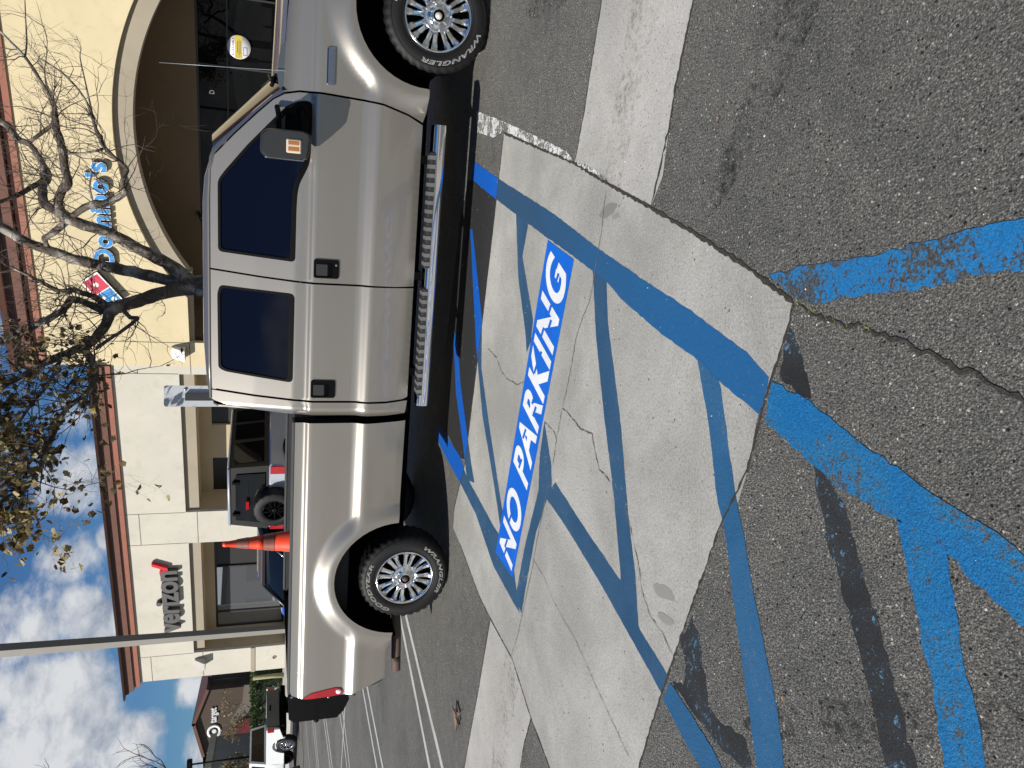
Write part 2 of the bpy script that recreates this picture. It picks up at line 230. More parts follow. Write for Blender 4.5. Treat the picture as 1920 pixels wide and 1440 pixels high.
def inset(poly, d):
    sg = 1 if area(poly) > 0 else -1; n = len(poly); out = []
    for i in range(n):
        p = Vector(poly[i]); a = Vector(poly[i-1]); b = Vector(poly[(i+1) % n])
        e1 = (p-a).normalized(); e2 = (b-p).normalized()
        n1 = Vector((-e1.y, e1.x))*sg; n2 = Vector((-e2.y, e2.x))*sg; m = n1+n2
        if m.length < .3: m = n1
        else: m = m/(m.length**2)*2
        q = p+m*d; out.append((q.x, q.y))
    return out
def skin(name, outline, holes, yf, inward, mat, parent=None, step=.05, rows=None, sgn=1, smooth=True, cols=None):
    """sheet y = sgn*yf(x,z) over the outline, with a rim turned inwards by `inward` (along +Y before sgn)"""
    outline = resample(outline, step); holes = [resample(h, step) for h in holes]
    vs = []; es = []
    for lp in [outline]+holes:
        b = len(vs); vs += [Vector(p) for p in lp]; es += [(b+i, b+(i+1) % len(lp)) for i in range(len(lp))]
    if cols is not False:
        xs = [p[0] for p in outline]; zs = [p[1] for p in outline]
        gx = cols or [min(xs)+step*(i+.5) for i in range(int((max(xs)-min(xs))/step)+1)]
        gz = rows or [min(zs)+step*(i+.5) for i in range(int((max(zs)-min(zs))/step)+1)]
        loops = [outline]+holes
        segs = [(lp[i], lp[(i+1) % len(lp)]) for lp in loops for i in range(len(lp))]
        for x in gx:
            near = [s_ for s_ in segs if min(s_[0][0], s_[1][0])-step*.3 < x < max(s_[0][0], s_[1][0])+step*.3]
            for z in gz:
                if not inside((x, z), outline) or any(inside((x, z), h) for h in holes): continue
                ok = True
                for (p, q) in near:
                    if min(p[1], q[1])-step*.3 < z < max(p[1], q[1])+step*.3:
                        if min(math.dist(p, (x, z)), math.dist(q, (x, z))) < step*.22: ok = False; break
                if ok: vs.append(Vector((x, z)))
    r = delaunay_2d_cdt(vs, es, [], 0, 1e-6)
    V = r[0]; F = []
    for f in r[2]:
        cx = sum(V[i].x for i in f)/len(f); cz = sum(V[i].y for i in f)/len(f)
        if inside((cx, cz), outline) and not any(inside((cx, cz), h) for h in holes): F.append(f)
    verts = [(v.x, sgn*yf(v.x, v.y), v.y) for v in V]; nn = []
    e = .006
    for v in V:
        gx_ = (yf(v.x+e, v.y)-yf(v.x-e, v.y))/(2*e); gz_ = (yf(v.x, v.y+e)-yf(v.x, v.y-e))/(2*e)
        n = Vector((gx_, -1, gz_)).normalized(); nn.append(Vector((n.x, sgn*n.y, n.z)))
    faces = []
    for f in F:
        a = area([(V[i].x, V[i].y) for i in f])
        f = list(f) if (a > 0) == (sgn > 0) else list(reversed(f))   # facing -Y for sgn=1
        faces.append(f)
    nf = len(faces)
    for li, lp in enumerate([outline]+holes):
        ar = area(lp); b = len(verts); n = len(lp)
        for (x, z) in lp: verts.append((x, sgn*yf(x, z), z))
        for (x, z) in lp: verts.append((x, sgn*(yf(x, z)+inward), z))
        out_s = 1 if ar > 0 else -1
        if li > 0: out_s = -out_s
        for _ in (0, 1):
            for i in range(n):
                p = Vector(lp[i-1]); q = Vector(lp[(i+1) % n]); t = (q-p)
                if t.length > 1e-9: t.normalize()
                nn.append(Vector((t.y*out_s, 0, -t.x*out_s)))
        for i in range(n):
            f = [b+i, b+(i+1) % n, b+n+(i+1) % n, b+n+i]
            if out_s*sgn < 0: f.reverse()
            faces.append(f)
    me = bpy.data.meshes.new(name); me.from_pydata(verts, [], faces); me.materials.append(mat)
    me.polygons.foreach_set('use_smooth', [smooth]*len(faces)); me.update()
    if smooth: me.normals_split_custom_set_from_vertices([tuple(n) for n in nn])
    o = bpy.data.objects.new(name, me); COL.objects.link(o)
    if parent: o.parent = parent
    return o
def sheet(name, poly, z, mat, parent=None, clip=None, out=None):
    """flat polygon lying on the ground"""
    poly = [tuple(p) for p in poly]; n = len(poly)
    cl = clip or out; vv = [Vector(p) for p in poly]; ee = [(i, (i+1) % n) for i in range(n)]
    if cl: k = len(cl); vv += [Vector(p) for p in cl]; ee += [(n+i, n+(i+1) % k) for i in range(k)]
    r = delaunay_2d_cdt(vv, ee, [], 0, 1e-6)
    F = []
    for f in r[2]:
        cx = sum(r[0][i].x for i in f)/len(f); cy = sum(r[0][i].y for i in f)/len(f)
        if inside((cx, cy), poly) and (not clip or inside((cx, cy), clip)) and (not out or not inside((cx, cy), out)):
            f = list(f)
            if area([(r[0][i].x, r[0][i].y) for i in f]) < 0: f.reverse()
            F.append(f)
    V = [(v.x, v.y, z(v.x, v.y) if callable(z) else z) for v in r[0]]
    me = bpy.data.meshes.new(name); me.from_pydata(V, [], F); me.materials.append(mat); me.update()
    o = bpy.data.objects.new(name, me); COL.objects.link(o)
    if parent: o.parent = parent
    return o
def textmesh(txt, size=1, extrude=0, offset=0, shear=0, outline=None, spacing=1, res=6):
    cu = bpy.data.curves.new('t', 'FONT'); cu.body = txt; cu.size = size; cu.extrude = extrude; cu.offset = offset; cu.shear = shear
    cu.space_character = spacing; cu.resolution_u = res
    if outline: cu.fill_mode = 'NONE'; cu.bevel_depth = outline; cu.bevel_resolution = 0
    o = bpy.data.objects.new('t', cu); COL.objects.link(o); bpy.context.view_layer.update()
    me = bpy.data.meshes.new_from_object(o.evaluated_get(bpy.context.evaluated_depsgraph_get()))
    bpy.data.objects.remove(o); bpy.data.curves.remove(cu)
    xs = [v.co.x for v in me.vertices]; ys = [v.co.y for v in me.vertices]
    return me, (min(xs), max(xs), min(ys), max(ys))
def placetext(name, me, fn, mat, parent=None):
    for v in me.vertices: v.co = Vector(fn(v.co.x, v.co.y, v.co.z))
    me.materials.clear(); me.materials.append(mat); me.name = name; me.update(); fixn(me)
    o = bpy.data.objects.new(name, me); COL.objects.link(o)
    if parent: o.parent = parent
    return o
# ------------------------------------------------------------ materials
def srgb(r, g, b): return tuple(((c/255/12.92) if c/255 <= .04045 else ((c/255+.055)/1.055)**2.4) for c in (r, g, b))
class NT:
    def __init__(s, name):
        s.m = bpy.data.materials.new(name); s.m.use_nodes = True; s.nt = s.m.node_tree; s.N = s.nt.nodes; s.L = s.nt.links
        s.b = s.N['Principled BSDF']; s.tc = s.N.new('ShaderNodeTexCoord')
    def vec(s, scale=(1, 1, 1), coord='Object'):
        mp = s.N.new('ShaderNodeMapping'); mp.inputs['Scale'].default_value = scale; s.L.new(s.tc.outputs[coord], mp.inputs[0]); return mp.outputs[0]
    def noise(s, sc, det=4, rough=.55, scale=(1, 1, 1), dist=0):
        n = s.N.new('ShaderNodeTexNoise'); n.inputs['Scale'].default_value = sc; n.inputs['Detail'].default_value = det; n.inputs['Roughness'].default_value = rough
        n.inputs['Distortion'].default_value = dist; s.L.new(s.vec(scale), n.inputs['Vector']); return n.outputs['Fac']
    def voro(s, sc, feat='F1', out='Distance', rnd=1, scale=(1, 1, 1)):
        n = s.N.new('ShaderNodeTexVoronoi'); n.feature = feat; n.inputs['Scale'].default_value = sc; n.inputs['Randomness'].default_value = rnd
        s.L.new(s.vec(scale), n.inputs['Vector']); return n.outputs[out]
    def ramp(s, fac, stops, interp='LINEAR'):
        n = s.N.new('ShaderNodeValToRGB'); cr = n.color_ramp; cr.interpolation = interp
        while len(cr.elements) < len(stops): cr.elements.new(.5)
        for e, (p, c) in zip(cr.elements, stops):
            e.position = p; e.color = tuple(c)+(1,) if len(c) == 3 else c
        s.L.new(fac, n.inputs[0]); return n.outputs[0]
    def mix(s, fac, a, b, mode='MIX'):
        n = s.N.new('ShaderNodeMix'); n.data_type = 'RGBA'; n.blend_type = mode
        for i, v in ((0, fac), (6, a), (7, b)):
            if hasattr(v, 'links') or hasattr(v, 'is_linked'): s.L.new(v, n.inputs[i])
            elif i == 0: n.inputs[0].default_value = v
            else: n.inputs[i].default_value = tuple(v)+(1,)
        return n.outputs[2]
    def math(s, op, a, b=0., c=None, clamp=False):
        n = s.N.new('ShaderNodeMath'); n.operation = op; n.use_clamp = clamp
        for i, v in enumerate((a, b, c)):
            if v is None: continue
            if isinstance(v, (int, float)): n.inputs[i].default_value = v
            else: s.L.new(v, n.inputs[i])
        return n.outputs[0]
    def step(s, v, lo, hi):
        n = s.N.new('ShaderNodeMapRange'); n.interpolation_type = 'SMOOTHSTEP'; s.L.new(v, n.inputs[0]); n.inputs[1].default_value = lo; n.inputs[2].default_value = hi; return n.outputs[0]
    def col(s, v):
        if hasattr(v, 'is_linked'): s.L.new(v, s.b.inputs['Base Color'])
        else: s.b.inputs['Base Color'].default_value = tuple(v)+(1,)
    def set(s, **k):
        for a, v in k.items():
            i = s.b.inputs[{'rough': 'Roughness', 'metal': 'Metallic', 'coat': 'Coat Weight', 'coatr': 'Coat Roughness', 'ior': 'IOR', 'spec': 'Specular IOR Level', 'trans': 'Transmission Weight', 'alpha': 'Alpha', 'sub': 'Subsurface Weight'}[a]]
            if hasattr(v, 'is_linked'): s.L.new(v, i)
            else: i.default_value = v
        return s
    def bump(s, h, st=.3, dist=.01):
        n = s.N.new('ShaderNodeBump'); n.inputs['Strength'].default_value = st; n.inputs['Distance'].default_value = dist
        s.L.new(h, n.inputs['Height']); s.L.new(n.outputs[0], s.b.inputs['Normal']); return s
def simple(name, c, rough=.5, metal=0, coat=0, var=.12, sc=6, bump=0, bsc=60, spec=.5):
    t = NT(name); n = t.noise(sc, 5, .6)
    t.col(t.mix(n, tuple(x*(1-var) for x in c), tuple(min(1, x*(1+var)) for x in c))); t.set(rough=rough, metal=metal, coat=coat, spec=spec)
    if bump: t.bump(t.noise(bsc, 4, .6), bump, .01)
    return t.m
def mk_asphalt(name, tint=(1, 1, 1), dark=1.0):
    t = NT(name)
    big = t.noise(.9, 7, .68, dist=.5); mid = t.noise(11, 5, .65); fine = t.noise(115, 5, .85)
    def cells(sc, jx):
        n = t.N.new('ShaderNodeTexVoronoi'); n.inputs['Scale'].default_value = sc; t.L.new(t.vec((1+jx, 1, 1)), n.inputs['Vector'])
        s = t.N.new('ShaderNodeSeparateColor'); t.L.new(n.outputs['Color'], s.inputs[0]); return n.outputs['Distance'], s
    d1, c1 = cells(165, .1); d2, c2 = cells(80, .25)
    base = t.ramp(fine, [(.33, (.022, .022, .021)), (.46, (.095, .093, .087)), (.56, (.185, .181, .168)), (.68, (.42, .41, .38))])
    g1 = t.math('MULTIPLY', t.step(c1.outputs[0], .62, .95), t.math('SUBTRACT', 1, t.step(d1, .30, .55)))
    base = t.mix(t.math('MULTIPLY', g1, .75), base, (.40, .39, .36))
    h1 = t.math('MULTIPLY', t.step(c1.outputs[1], .70, .9), t.math('SUBTRACT', 1, t.step(d1, .35, .6)))
    base = t.mix(t.math('MULTIPLY', h1, .75), base, (.022, .022, .022))
    g2 = t.math('MULTIPLY', t.step(c2.outputs[0], .955, .98), t.math('SUBTRACT', 1, t.step(d2, .22, .42)))
    base = t.mix(t.math('MULTIPLY', g2, .9), base, (.60, .59, .54))
    h2 = t.math('MULTIPLY', t.step(c2.outputs[1], .945, .96), t.math('SUBTRACT', 1, t.step(d2, .25, .45)))
    base = t.mix(h2, base, (.008, .008, .008))
    gain = t.ramp(t.math('MULTIPLY_ADD', big, .6, t.math('MULTIPLY', mid, .4)), [(.32, (.66, .665, .68)), (.5, (1.12, 1.105, 1.065)), (.68, (1.42, 1.39, 1.31))])
    t.col(t.mix(1.0, base, gain, 'MULTIPLY')); t.set(rough=.8, spec=.35)
    t.bump(t.math('SUBTRACT', t.math('ADD', t.math('MULTIPLY', d1, -.8), t.math('MULTIPLY', fine, 1.3)), h2), 1.0, .008)
    return t.m
def mk_concrete(name, c, speck=.25, mott=.22, bst=.25, pebbly=False):
    t = NT(name); a = t.noise(1.1, 6, .62, dist=.4); b = t.noise(9, 6, .65); f = t.noise(230, 3, .7)
    base = t.mix(t.step(a, .3, .72), tuple(x*(1-mott) for x in c), tuple(x*(1+mott*.5) for x in c))
    base = t.mix(t.math('MULTIPLY', t.step(b, .45, .75), .35), base, tuple(x*.72 for x in (c[0], c[1]*.97, c[2]*.9)))
    gv = t.ramp(t.math('MULTIPLY_ADD', t.noise(95, 4, .8), .6, t.math('MULTIPLY', f, .4)), [(.36, (1-speck,)*3), (.5, (1, 1, 1)), (.64, (1+speck*.7,)*3)])
    base = t.mix(1.0, base, gv, 'MULTIPLY')
    v = t.voro(70 if pebbly else 38, out='Distance'); vc = t.voro(70 if pebbly else 38, out='Color'); sp = t.N.new('ShaderNodeSeparateColor'); t.L.new(vc, sp.inputs[0])
    pits = t.math('MULTIPLY', t.step(sp.outputs[0], .80 if pebbly else .965, .86 if pebbly else .985), t.math('SUBTRACT', 1, t.step(v, .12, .3)))
    base = t.mix(t.math('MULTIPLY', pits, .75), base, (.07, .065, .06))
    t.col(base); t.set(rough=.85, spec=.3); t.bump(t.math('SUBTRACT', t.math('ADD', f, t.math('MULTIPLY', b, 1.2)), t.math('MULTIPLY', pits, 1.2)), bst, .004)
    return t.m
def mk_paint(name, c1, c2, wear=.0, under=(.07, .068, .064), wsc=3.0, gritty=.25, rough=.65, bst=.45):
    t = NT(name); a = t.noise(wsc, 6, .62, dist=.6); f = t.noise(200, 3, .7); m = t.noise(34, 6, .7, dist=.5)
    base = t.mix(t.step(a, .3, .7), c1, c2); gv = t.ramp(f, [(.3, (1-gritty,)*3), (.7, (1+gritty,)*3)]); base = t.mix(1., base, gv, 'MULTIPLY')
    if wear > 0:
        k = t.math('MULTIPLY_ADD', m, .55, t.math('MULTIPLY', t.noise(90, 3, .7), .45)); lim = .5-wear*.22
        w = t.step(t.math('MULTIPLY_ADD', a, .40, t.math('MULTIPLY', k, .70)), .735-wear*.20, .765-wear*.20)
        base = t.mix(w, base, t.mix(1., under, t.ramp(f, [(.32, (.35,)*3), (.68, (2.2,)*3)]), 'MULTIPLY'))
    t.col(base); t.set(rough=rough, spec=.16); t.bump(t.math('ADD', f, t.math('MULTIPLY', t.noise(70, 4, .7), .8)), bst, .005)
    return t.m
M = {}
M['asphalt'] = mk_asphalt('asphalt'); 
M['slab'] = mk_concrete('slab_concrete', (.375, .366, .335), .42, .26, .5)
M['gutter'] = mk_concrete('gutter_concrete', (.42, .405, .375), .34, .2, .6, True)
M['joint'] = simple('joint_dirt', (.035, .03, .024), .95, var=.5, sc=60, bump=.8, bsc=90)
M['crack'] = simple('crack_dirt', (.15, .135, .115), .95, var=.6, sc=50)
M['blue_dull'] = mk_paint('blue_paint_dull', (.024, .072, .142), (.034, .090, .168), .42, (.20, .20, .19), gritty=.2)
M['blue_mid'] = mk_paint('blue_paint_mid', (.021, .094, .200), (.032, .114, .230), .5, (.10, .10, .10), gritty=.2)
M['blue_new'] = mk_paint('blue_paint_bright', (.010, .132, .335), (.022, .158, .325), .76, (.060, .066, .070), gritty=.42, bst=.8)
M['blue_worn'] = mk_paint('blue_paint_worn', (.012, .145, .37), (.028, .165, .34), .96, (.050, .052, .052), gritty=.35)
M['blue_sign'] = mk_paint('blue_stencil_paint', (.0015, .112, .56), (.003, .13, .58), .12, (.20, .21, .22), gritty=.10, rough=.55)
M['blue_under'] = mk_paint('blue_paint_shaded', (.006, .09, .42), (.006, .10, .45), 0, gritty=.12)  # bright blue of the line ends that lie on the asphalt
M['white_sign'] = mk_paint('white_stencil_paint', (.66, .68, .70), (.78, .79, .80), .2, (.12, .24, .42), gritty=.1)
M['white_worn'] = mk_paint('white_paint_worn', (.62, .62, .60), (.72, .72, .70), .98, (.11, .11, .10), wsc=6)
M['white_line'] = mk_paint('white_line_paint', (.42, .42, .40), (.52, .52, .50), .55, (.09, .088, .08), wsc=6)
M['old'] = mk_paint('blackout_paint', (.022, .023, .024), (.040, .042, .044), .70, (.06, .13, .20), gritty=.45)
M['steel'] = simple('galvanised_steel', (.33, .35, .37), .45, .6, var=.2)
M['rubber'] = simple('rubber', (.0065, .0065, .007), .6, var=.3, spec=.3, sc=20, bump=.15, bsc=120)
M['black'] = simple('black_plastic', (.003, .003, .0033), .5, var=.2, sc=20, spec=.07)
M['black_gloss'] = simple('black_gloss', (.003, .003, .0035), .12, var=.2, spec=.22)
M['void'] = simple('dark_underbody', (.003, .003, .003), .95, var=.3, spec=.03)
M['chrome'] = simple('chrome', (.78, .78, .78), .08, 1, var=.04, sc=12); M['wheel_chrome'] = simple('wheel_chrome', (.86, .86, .85), .14, 1, var=.05, sc=30)
M['chrome_dull'] = simple('satin_metal', (.42, .44, .46), .25, 1, var=.12, sc=30)
M['red_lens'] = simple('red_lens', (.30, .006, .012), .12, coat=.8, var=.25, sc=9)
M['rust'] = simple('rusty_steel', (.085, .055, .045), .75, var=.35, sc=25)
def mk_glass(name, c=(.002, .003, .008), r=.03, sp=.22, me=0):
    t = NT(name); t.col(c); t.set(rough=r, spec=sp, metal=me); return t.m
M['tint'] = mk_glass('tinted_glass'); M['shopglass'] = mk_glass('shop_glass', (.003, .003, .003), .015, .16); M['carglass'] = mk_glass('car_glass', (.003, .004, .005), .03, .3)
def mk_carpaint(name, c, metal=.55, rough=.32, dirt=.0):
    t = NT(name); n = t.noise(900, 2, .5); k = t.mix(n, tuple(x*.93 for x in c), tuple(x*1.07 for x in c))
    if dirt: k = t.mix(t.math('MULTIPLY', t.step(t.noise(3, 6, .65), .45, .8), dirt), k, (.20, .18, .15))
    t.col(k); t.set(rough=rough, metal=metal, coat=1.0, coatr=.03); t.bump(t.noise(4, 2, .5), .006, .02)
    return t.m
M['pewter'] = mk_carpaint('pewter_metallic', (.270, .250, .219), .66, .34, .10)
M['white_car'] = mk_carpaint('white_car_paint', (.62, .64, .65), 0, .4); M['silver_car'] = mk_carpaint('silver_car_paint', (.42, .45, .50), .3, .35)
M['navy_car'] = mk_carpaint('dark_car_paint', (.018, .022, .030), .3, .3); M['blue_car'] = mk_carpaint('blue_car_paint', (.01, .09, .55), .1, .3)
M['bed'] = simple('bed_liner', (.02, .02, .021), .8, var=.3, bump=.4, bsc=150)
M['blue_dull2'] = mk_paint('blue_paint_slab', (.020, .072, .135), (.016, .090, .235), .10, (.20, .20, .19), wsc=1.2, gritty=.16)
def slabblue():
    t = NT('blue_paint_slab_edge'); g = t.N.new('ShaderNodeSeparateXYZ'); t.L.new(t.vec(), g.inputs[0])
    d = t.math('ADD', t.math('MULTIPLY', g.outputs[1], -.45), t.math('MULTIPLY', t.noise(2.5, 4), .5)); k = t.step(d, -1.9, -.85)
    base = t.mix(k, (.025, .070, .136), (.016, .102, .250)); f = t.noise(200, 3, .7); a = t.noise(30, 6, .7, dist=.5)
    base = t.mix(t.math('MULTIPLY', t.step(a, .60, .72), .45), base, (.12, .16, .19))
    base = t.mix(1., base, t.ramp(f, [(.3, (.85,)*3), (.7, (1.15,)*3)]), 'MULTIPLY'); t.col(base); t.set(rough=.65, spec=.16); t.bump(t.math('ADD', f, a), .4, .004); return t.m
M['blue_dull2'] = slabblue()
M['badge'] = simple('badge_chrome', (.45, .52, .66), .12, 1, var=.05)
M['rail'] = simple('rail_plastic', (.05, .05, .05), .5, var=.2)
M['black_sat'] = simple('mirror_plastic', (.022, .023, .024), .38, var=.15, sc=14, bump=.05, bsc=400)
M['lens_clear'] = simple('clear_lens', (.50, .43, .34), .15, 0, .3, var=.1); M['amber'] = simple('amber_reflector', (.34, .12, .025), .3, 0, .3, var=.5, sc=90)
M['orange'] = simple('orange_cone_pvc', (.72, .060, .018), .45, var=.18, sc=9)
M['collar'] = simple('worn_grey_collar', (.24, .075, .05), .4, var=.5, sc=30)
M['capgrey'] = simple('cap_centre_grey', (.45, .44, .40), .5); M['white_tyre'] = simple('white_tyre_lettering', (.55, .55, .53), .6)
M['cowlgrey'] = simple('cowl_plastic', (.055, .07, .085), .32, var=.2)
M['wsglass'] = mk_glass('windscreen_glass', (.010, .016, .020), .02)
def stucco(name, c):
    t = NT(name); a = t.noise(.5, 5, .6); b = t.noise(2.2, 6, .65, dist=.6); f = t.noise(60, 3, .6)
    k = t.mix(t.step(a, .3, .7), tuple(x*.93 for x in c), tuple(min(1, x*1.04) for x in c))
    k = t.mix(t.math('MULTIPLY', t.step(b, .50, .78), .55), k, tuple(x*y for x, y in zip(c, (.78, .77, .72))))
    t.col(k); t.set(rough=.9, spec=.2); t.bump(f, .25, .02); return t.m
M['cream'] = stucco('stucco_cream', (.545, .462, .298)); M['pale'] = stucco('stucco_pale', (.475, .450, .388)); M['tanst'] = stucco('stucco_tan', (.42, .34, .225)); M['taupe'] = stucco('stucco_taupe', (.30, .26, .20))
M['tar'] = simple('tar_seal', (.016, .016, .017), .7, var=.5, sc=60, bump=.5, bsc=140)
M['copper1'] = simple('copper_trim', (.25, .088, .052), .6, var=.22, sc=3); M['copper2'] = simple('brown_trim', (.13, .055, .038), .65, var=.25, sc=3); M['copper3'] = simple('dark_trim', (.045, .018, .015), .7, var=.2)  # darkest trim colour stands in for shadow between the cornice bands
M['groove'] = simple('wall_joint', (.12, .10, .07), .9)
M['frame'] = simple('window_frame', (.01, .009, .008), .45, var=.2); M['inside'] = simple('shop_interior', (.004, .004, .004), .9)
M['roofing'] = simple('roofing', (.25, .24, .22), .9)
M['walk'] = mk_concrete('sidewalk_concrete', (.40, .38, .34), .15, .12)
M['bark'] = None
M['mirrorglass'] = mk_glass('reflective_shop_glass', (.40, .42, .45), .01, .5, .85); M['brownst'] = stucco('stucco_brown', (.15, .11, .068))  # porch stucco browned down, the shade under the arch is in its colour

def mk_dirt(name, c, lo, hi):
    t = NT(name); t.col(t.mix(t.noise(40, 4, .7), tuple(x*.6 for x in c), c)); t.set(rough=.95, spec=.1)
    a = t.math('MULTIPLY', t.step(t.math('MULTIPLY_ADD', t.noise(30, 6, .75), .65, t.math('MULTIPLY', t.noise(4, 4, .6), .35)), lo, hi), .8); t.set(alpha=a); return t.m
M['dirt'] = mk_dirt('flow_line_dirt', (.25, .225, .19), .46, .80)
M['stain'] = mk_dirt('tyre_stain', (.045, .044, .042), .47, .64)
M['dark_chrome'] = simple('dark_satin_metal', (.10, .12, .15), .3, 1, var=.1)
M['pad'] = simple('step_pad_rubber', (.012, .012, .012), .55, var=.2); M['rib'] = simple('step_pad_rib', (.11, .11, .11), .5, var=.2)
# ------------------------------------------------------------ ground
BN = (sin(.505), cos(.505))
def zg(x, y): return .028*min(max(0., BN[0]*x+BN[1]*y-10), 15)
bvx, bvy = cos(.505), -sin(.505)
def gp(s, d): return (bvx*s+BN[0]*d, bvy*s+BN[1]*d)
mb = MB()
rows = [-420, -60, 10, 25, 60, 700]
for i, d in enumerate(rows):
    for s in (-700, 700):
        x, y = gp(s, d); mb.v.append((x, y, zg(x, y)))
for i in range(len(rows)-1): mb.f.append((2*i, 2*i+1, 2*i+3, 2*i+2)); mb.m.append(0); mb.sm.append(False)
tag(mb.build('ground', M['asphalt']), kind='structure')
tag(sheet('concrete_slab', G['slab'], .0010, M['slab']), kind='structure')
tag(sheet('gutter', G['gutR'], .0012, M['gutter']), kind='structure')
tag(sheet('gutter', G['gutL'], .0012, M['gutter']), kind='structure')
for k, w in (('flowR', .26), ('flowL', .30)):
    pts = G[k]; q = []
    for s in (1, -1):
        for i in (range(len(pts)) if s > 0 else range(len(pts)-1, -1, -1)):
            a = Vector(pts[max(0, i-1)]); b = Vector(pts[min(len(pts)-1, i+1)]); t_ = (b-a).normalized(); q.append((pts[i][0]-t_.y*w*.5*s, pts[i][1]+t_.x*w*.5*s))
    tag(sheet('flow_line_dirt', q, .0016, M['dirt']), kind='structure')
tag(sheet('tar_patch', G['tar'], .0006, M['tar'], out=G['slab']), kind='structure')  # plain dark sheet on the asphalt between slab and pickup
for x, y, a, b, r in ((1.6, 1.5, .9, .12, .6), (1.2, 1.9, .8, .10, 2.4), (.9, 1.1, .5, .09, .3), (2.3, 4.2, .5, .16, 1.2), (-.9, 1.7, .55, .06, 2.0), (-3.4, 5.4, .8, .2, .2)):
    tag(sheet('tyre_stain', [(x+a*cos(t)*cos(r)-b*sin(t)*sin(r), y+a*cos(t)*sin(r)+b*sin(t)*cos(r)) for t in [2*pi*k/28 for k in range(28)]], .0005, M['stain'], out=G['slab']), kind='structure')
def jag(poly, step=.03, amp=.004, seed=1, closed=True):
    R = random.Random(seed); p = resample(poly, step, closed)
    return [(x+R.uniform(-amp, amp), y+R.uniform(-amp, amp)) for x, y in p]
def strip(pts, w, step=.02, amp=.006, seed=0, wj=.6):
    R = random.Random(seed); p = resample(pts, step, False); L_, R_ = [], []
    for i in range(len(p)):
        a = Vector(p[max(0, i-1)]); b = Vector(p[min(len(p)-1, i+1)]); t = (b-a).normalized(); n = Vector((-t.y, t.x))
        c = Vector(p[i])+n*R.uniform(-amp, amp); ww = w*R.uniform(1-wj, 1+wj)*.5
        if i in (0, len(p)-1): ww *= .3
        L_.append(tuple(c+n*ww)); R_.append(tuple(c-n*ww))
    return L_, R_
def stripmesh(name, lines, z, mat, **k):
    m = MB()
    for q, (pts, w, amp) in enumerate(lines):
        a, b = strip(pts, w, amp=amp, seed=q+7, **k)
        zz = z if callable(z) else (lambda x, y: z)
        m.add([(x, y, zz(x, y)) for x, y in a]+[(x, y, zz(x, y)) for x, y in b], [(i, i+1, len(a)+i+1, len(a)+i) for i in range(len(a)-1)])
    return m.build(name, mat)
js = G['joint']
tag(stripmesh('joint_line', [(js[0], .013, .003), (js[1], .010, .003), (js[2], .009, .002), (js[3], .012, .003), (js[4], .010, .003), (js[5], .012, .004), (js[6], .010, .003), (js[7], .010, .003)], .0026, M['joint']), kind='structure')
cr = G['cracks']
tag(stripmesh('crack_line', [(cr[0], .006, .004), (cr[1], .005, .004), (cr[2], .004, .003), (cr[3], .005, .004), (cr[4], .004, .003), (cr[6], .0025, .003), (cr[7], .006, .003)], .0040, M['crack'], wj=.8), kind='structure')
tag(stripmesh('pavement_crack', [(cr[5], .010, .008)], .0028, M['joint'], wj=.7), kind='structure')
# blue markings, each painted area its own sheet
def mark(name, poly, z, mat, amp=.0025, seed=3): return tag(sheet(name, jag(poly, .03, amp, seed), z, mat), kind='structure')
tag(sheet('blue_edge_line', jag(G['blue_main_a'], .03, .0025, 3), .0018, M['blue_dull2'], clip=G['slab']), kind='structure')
tag(sheet('blue_edge_line', jag(G['blue_main_a'], .03, .0025, 3), .0018, M['blue_under'], out=G['slab']), kind='structure')
mark('blue_edge_line', G['blue_main_b'], .0020, M['blue_new'], .006)
mark('blue_stall_line', G['blue_right'], .0018, M['blue_worn'], .007)
for i, k in enumerate(('s1', 's2', 's3', 's4', 's5', 's6', 's7')):
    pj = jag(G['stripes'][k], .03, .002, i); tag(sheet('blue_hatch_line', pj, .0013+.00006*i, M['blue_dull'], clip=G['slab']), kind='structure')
    if k in ('s2', 's3', 's4'): tag(sheet('blue_hatch_line', pj, .0013+.00006*i, M['blue_under'], out=G['slab']), kind='structure')
for i, k in enumerate(('s8', 's9')): mark('blue_hatch_line', G['stripes'][k], .0022+.00006*i, M['blue_mid'], .003, i)
mark('blue_hatch_line', G['stripes']['s10'], .0023, M['blue_new'], .004)
for i, k in enumerate(('o1', 'o2', 'o3')): mark('blacked_out_line', G['old'][k], .0006+.0001*i, M['old'], .008, i+20)
mark('white_edge_line', G['whiteline'], .0014, M['white_worn'], .003); mark('white_edge_line', G['whitegut'], .0017, M['white_worn'], .004)
def wline(a, b, w):
    a = Vector(a); b = Vector(b); b = b+(b-a)*.15; t = (b-a).normalized(); n = Vector((-t.y, t.x))*w*.5
    return [tuple(a+n), tuple(b+n), tuple(b-n), tuple(a-n)]
for i, (a, b) in enumerate(G['lines']):
    a2 = Vector(a); b2 = Vector(b); d = (b2-a2).normalized(); a2 = a2-d*(1.6 if i > 1 else 1.0)
    tag(sheet('white_stall_line', jag(wline(a2, b, .085 if i < 11 else .07), .25, .006, i), lambda x, y, i=i: zg(x, y)+.0020+.0002*i, M['white_line']), kind='structure')
for i, (p, r) in enumerate(G['spots']):
    R = random.Random(i); t_ = Vector((.5, .86)).normalized()
    poly = [(p[0]+r*cos(a)*(.40)*R.uniform(.8, 1.1)+.0, p[1]+r*sin(a)*1.3*R.uniform(.85, 1.1)) for a in [2*pi*k/18 for k in range(18)]]
    tag(sheet('oil_stain', poly, .0015+.0001*i, simple('oil_stain_%s' % 'abcd'[i], (.25, .245, .225) if i != 0 else (.20, .195, .18), .7)), kind='structure')
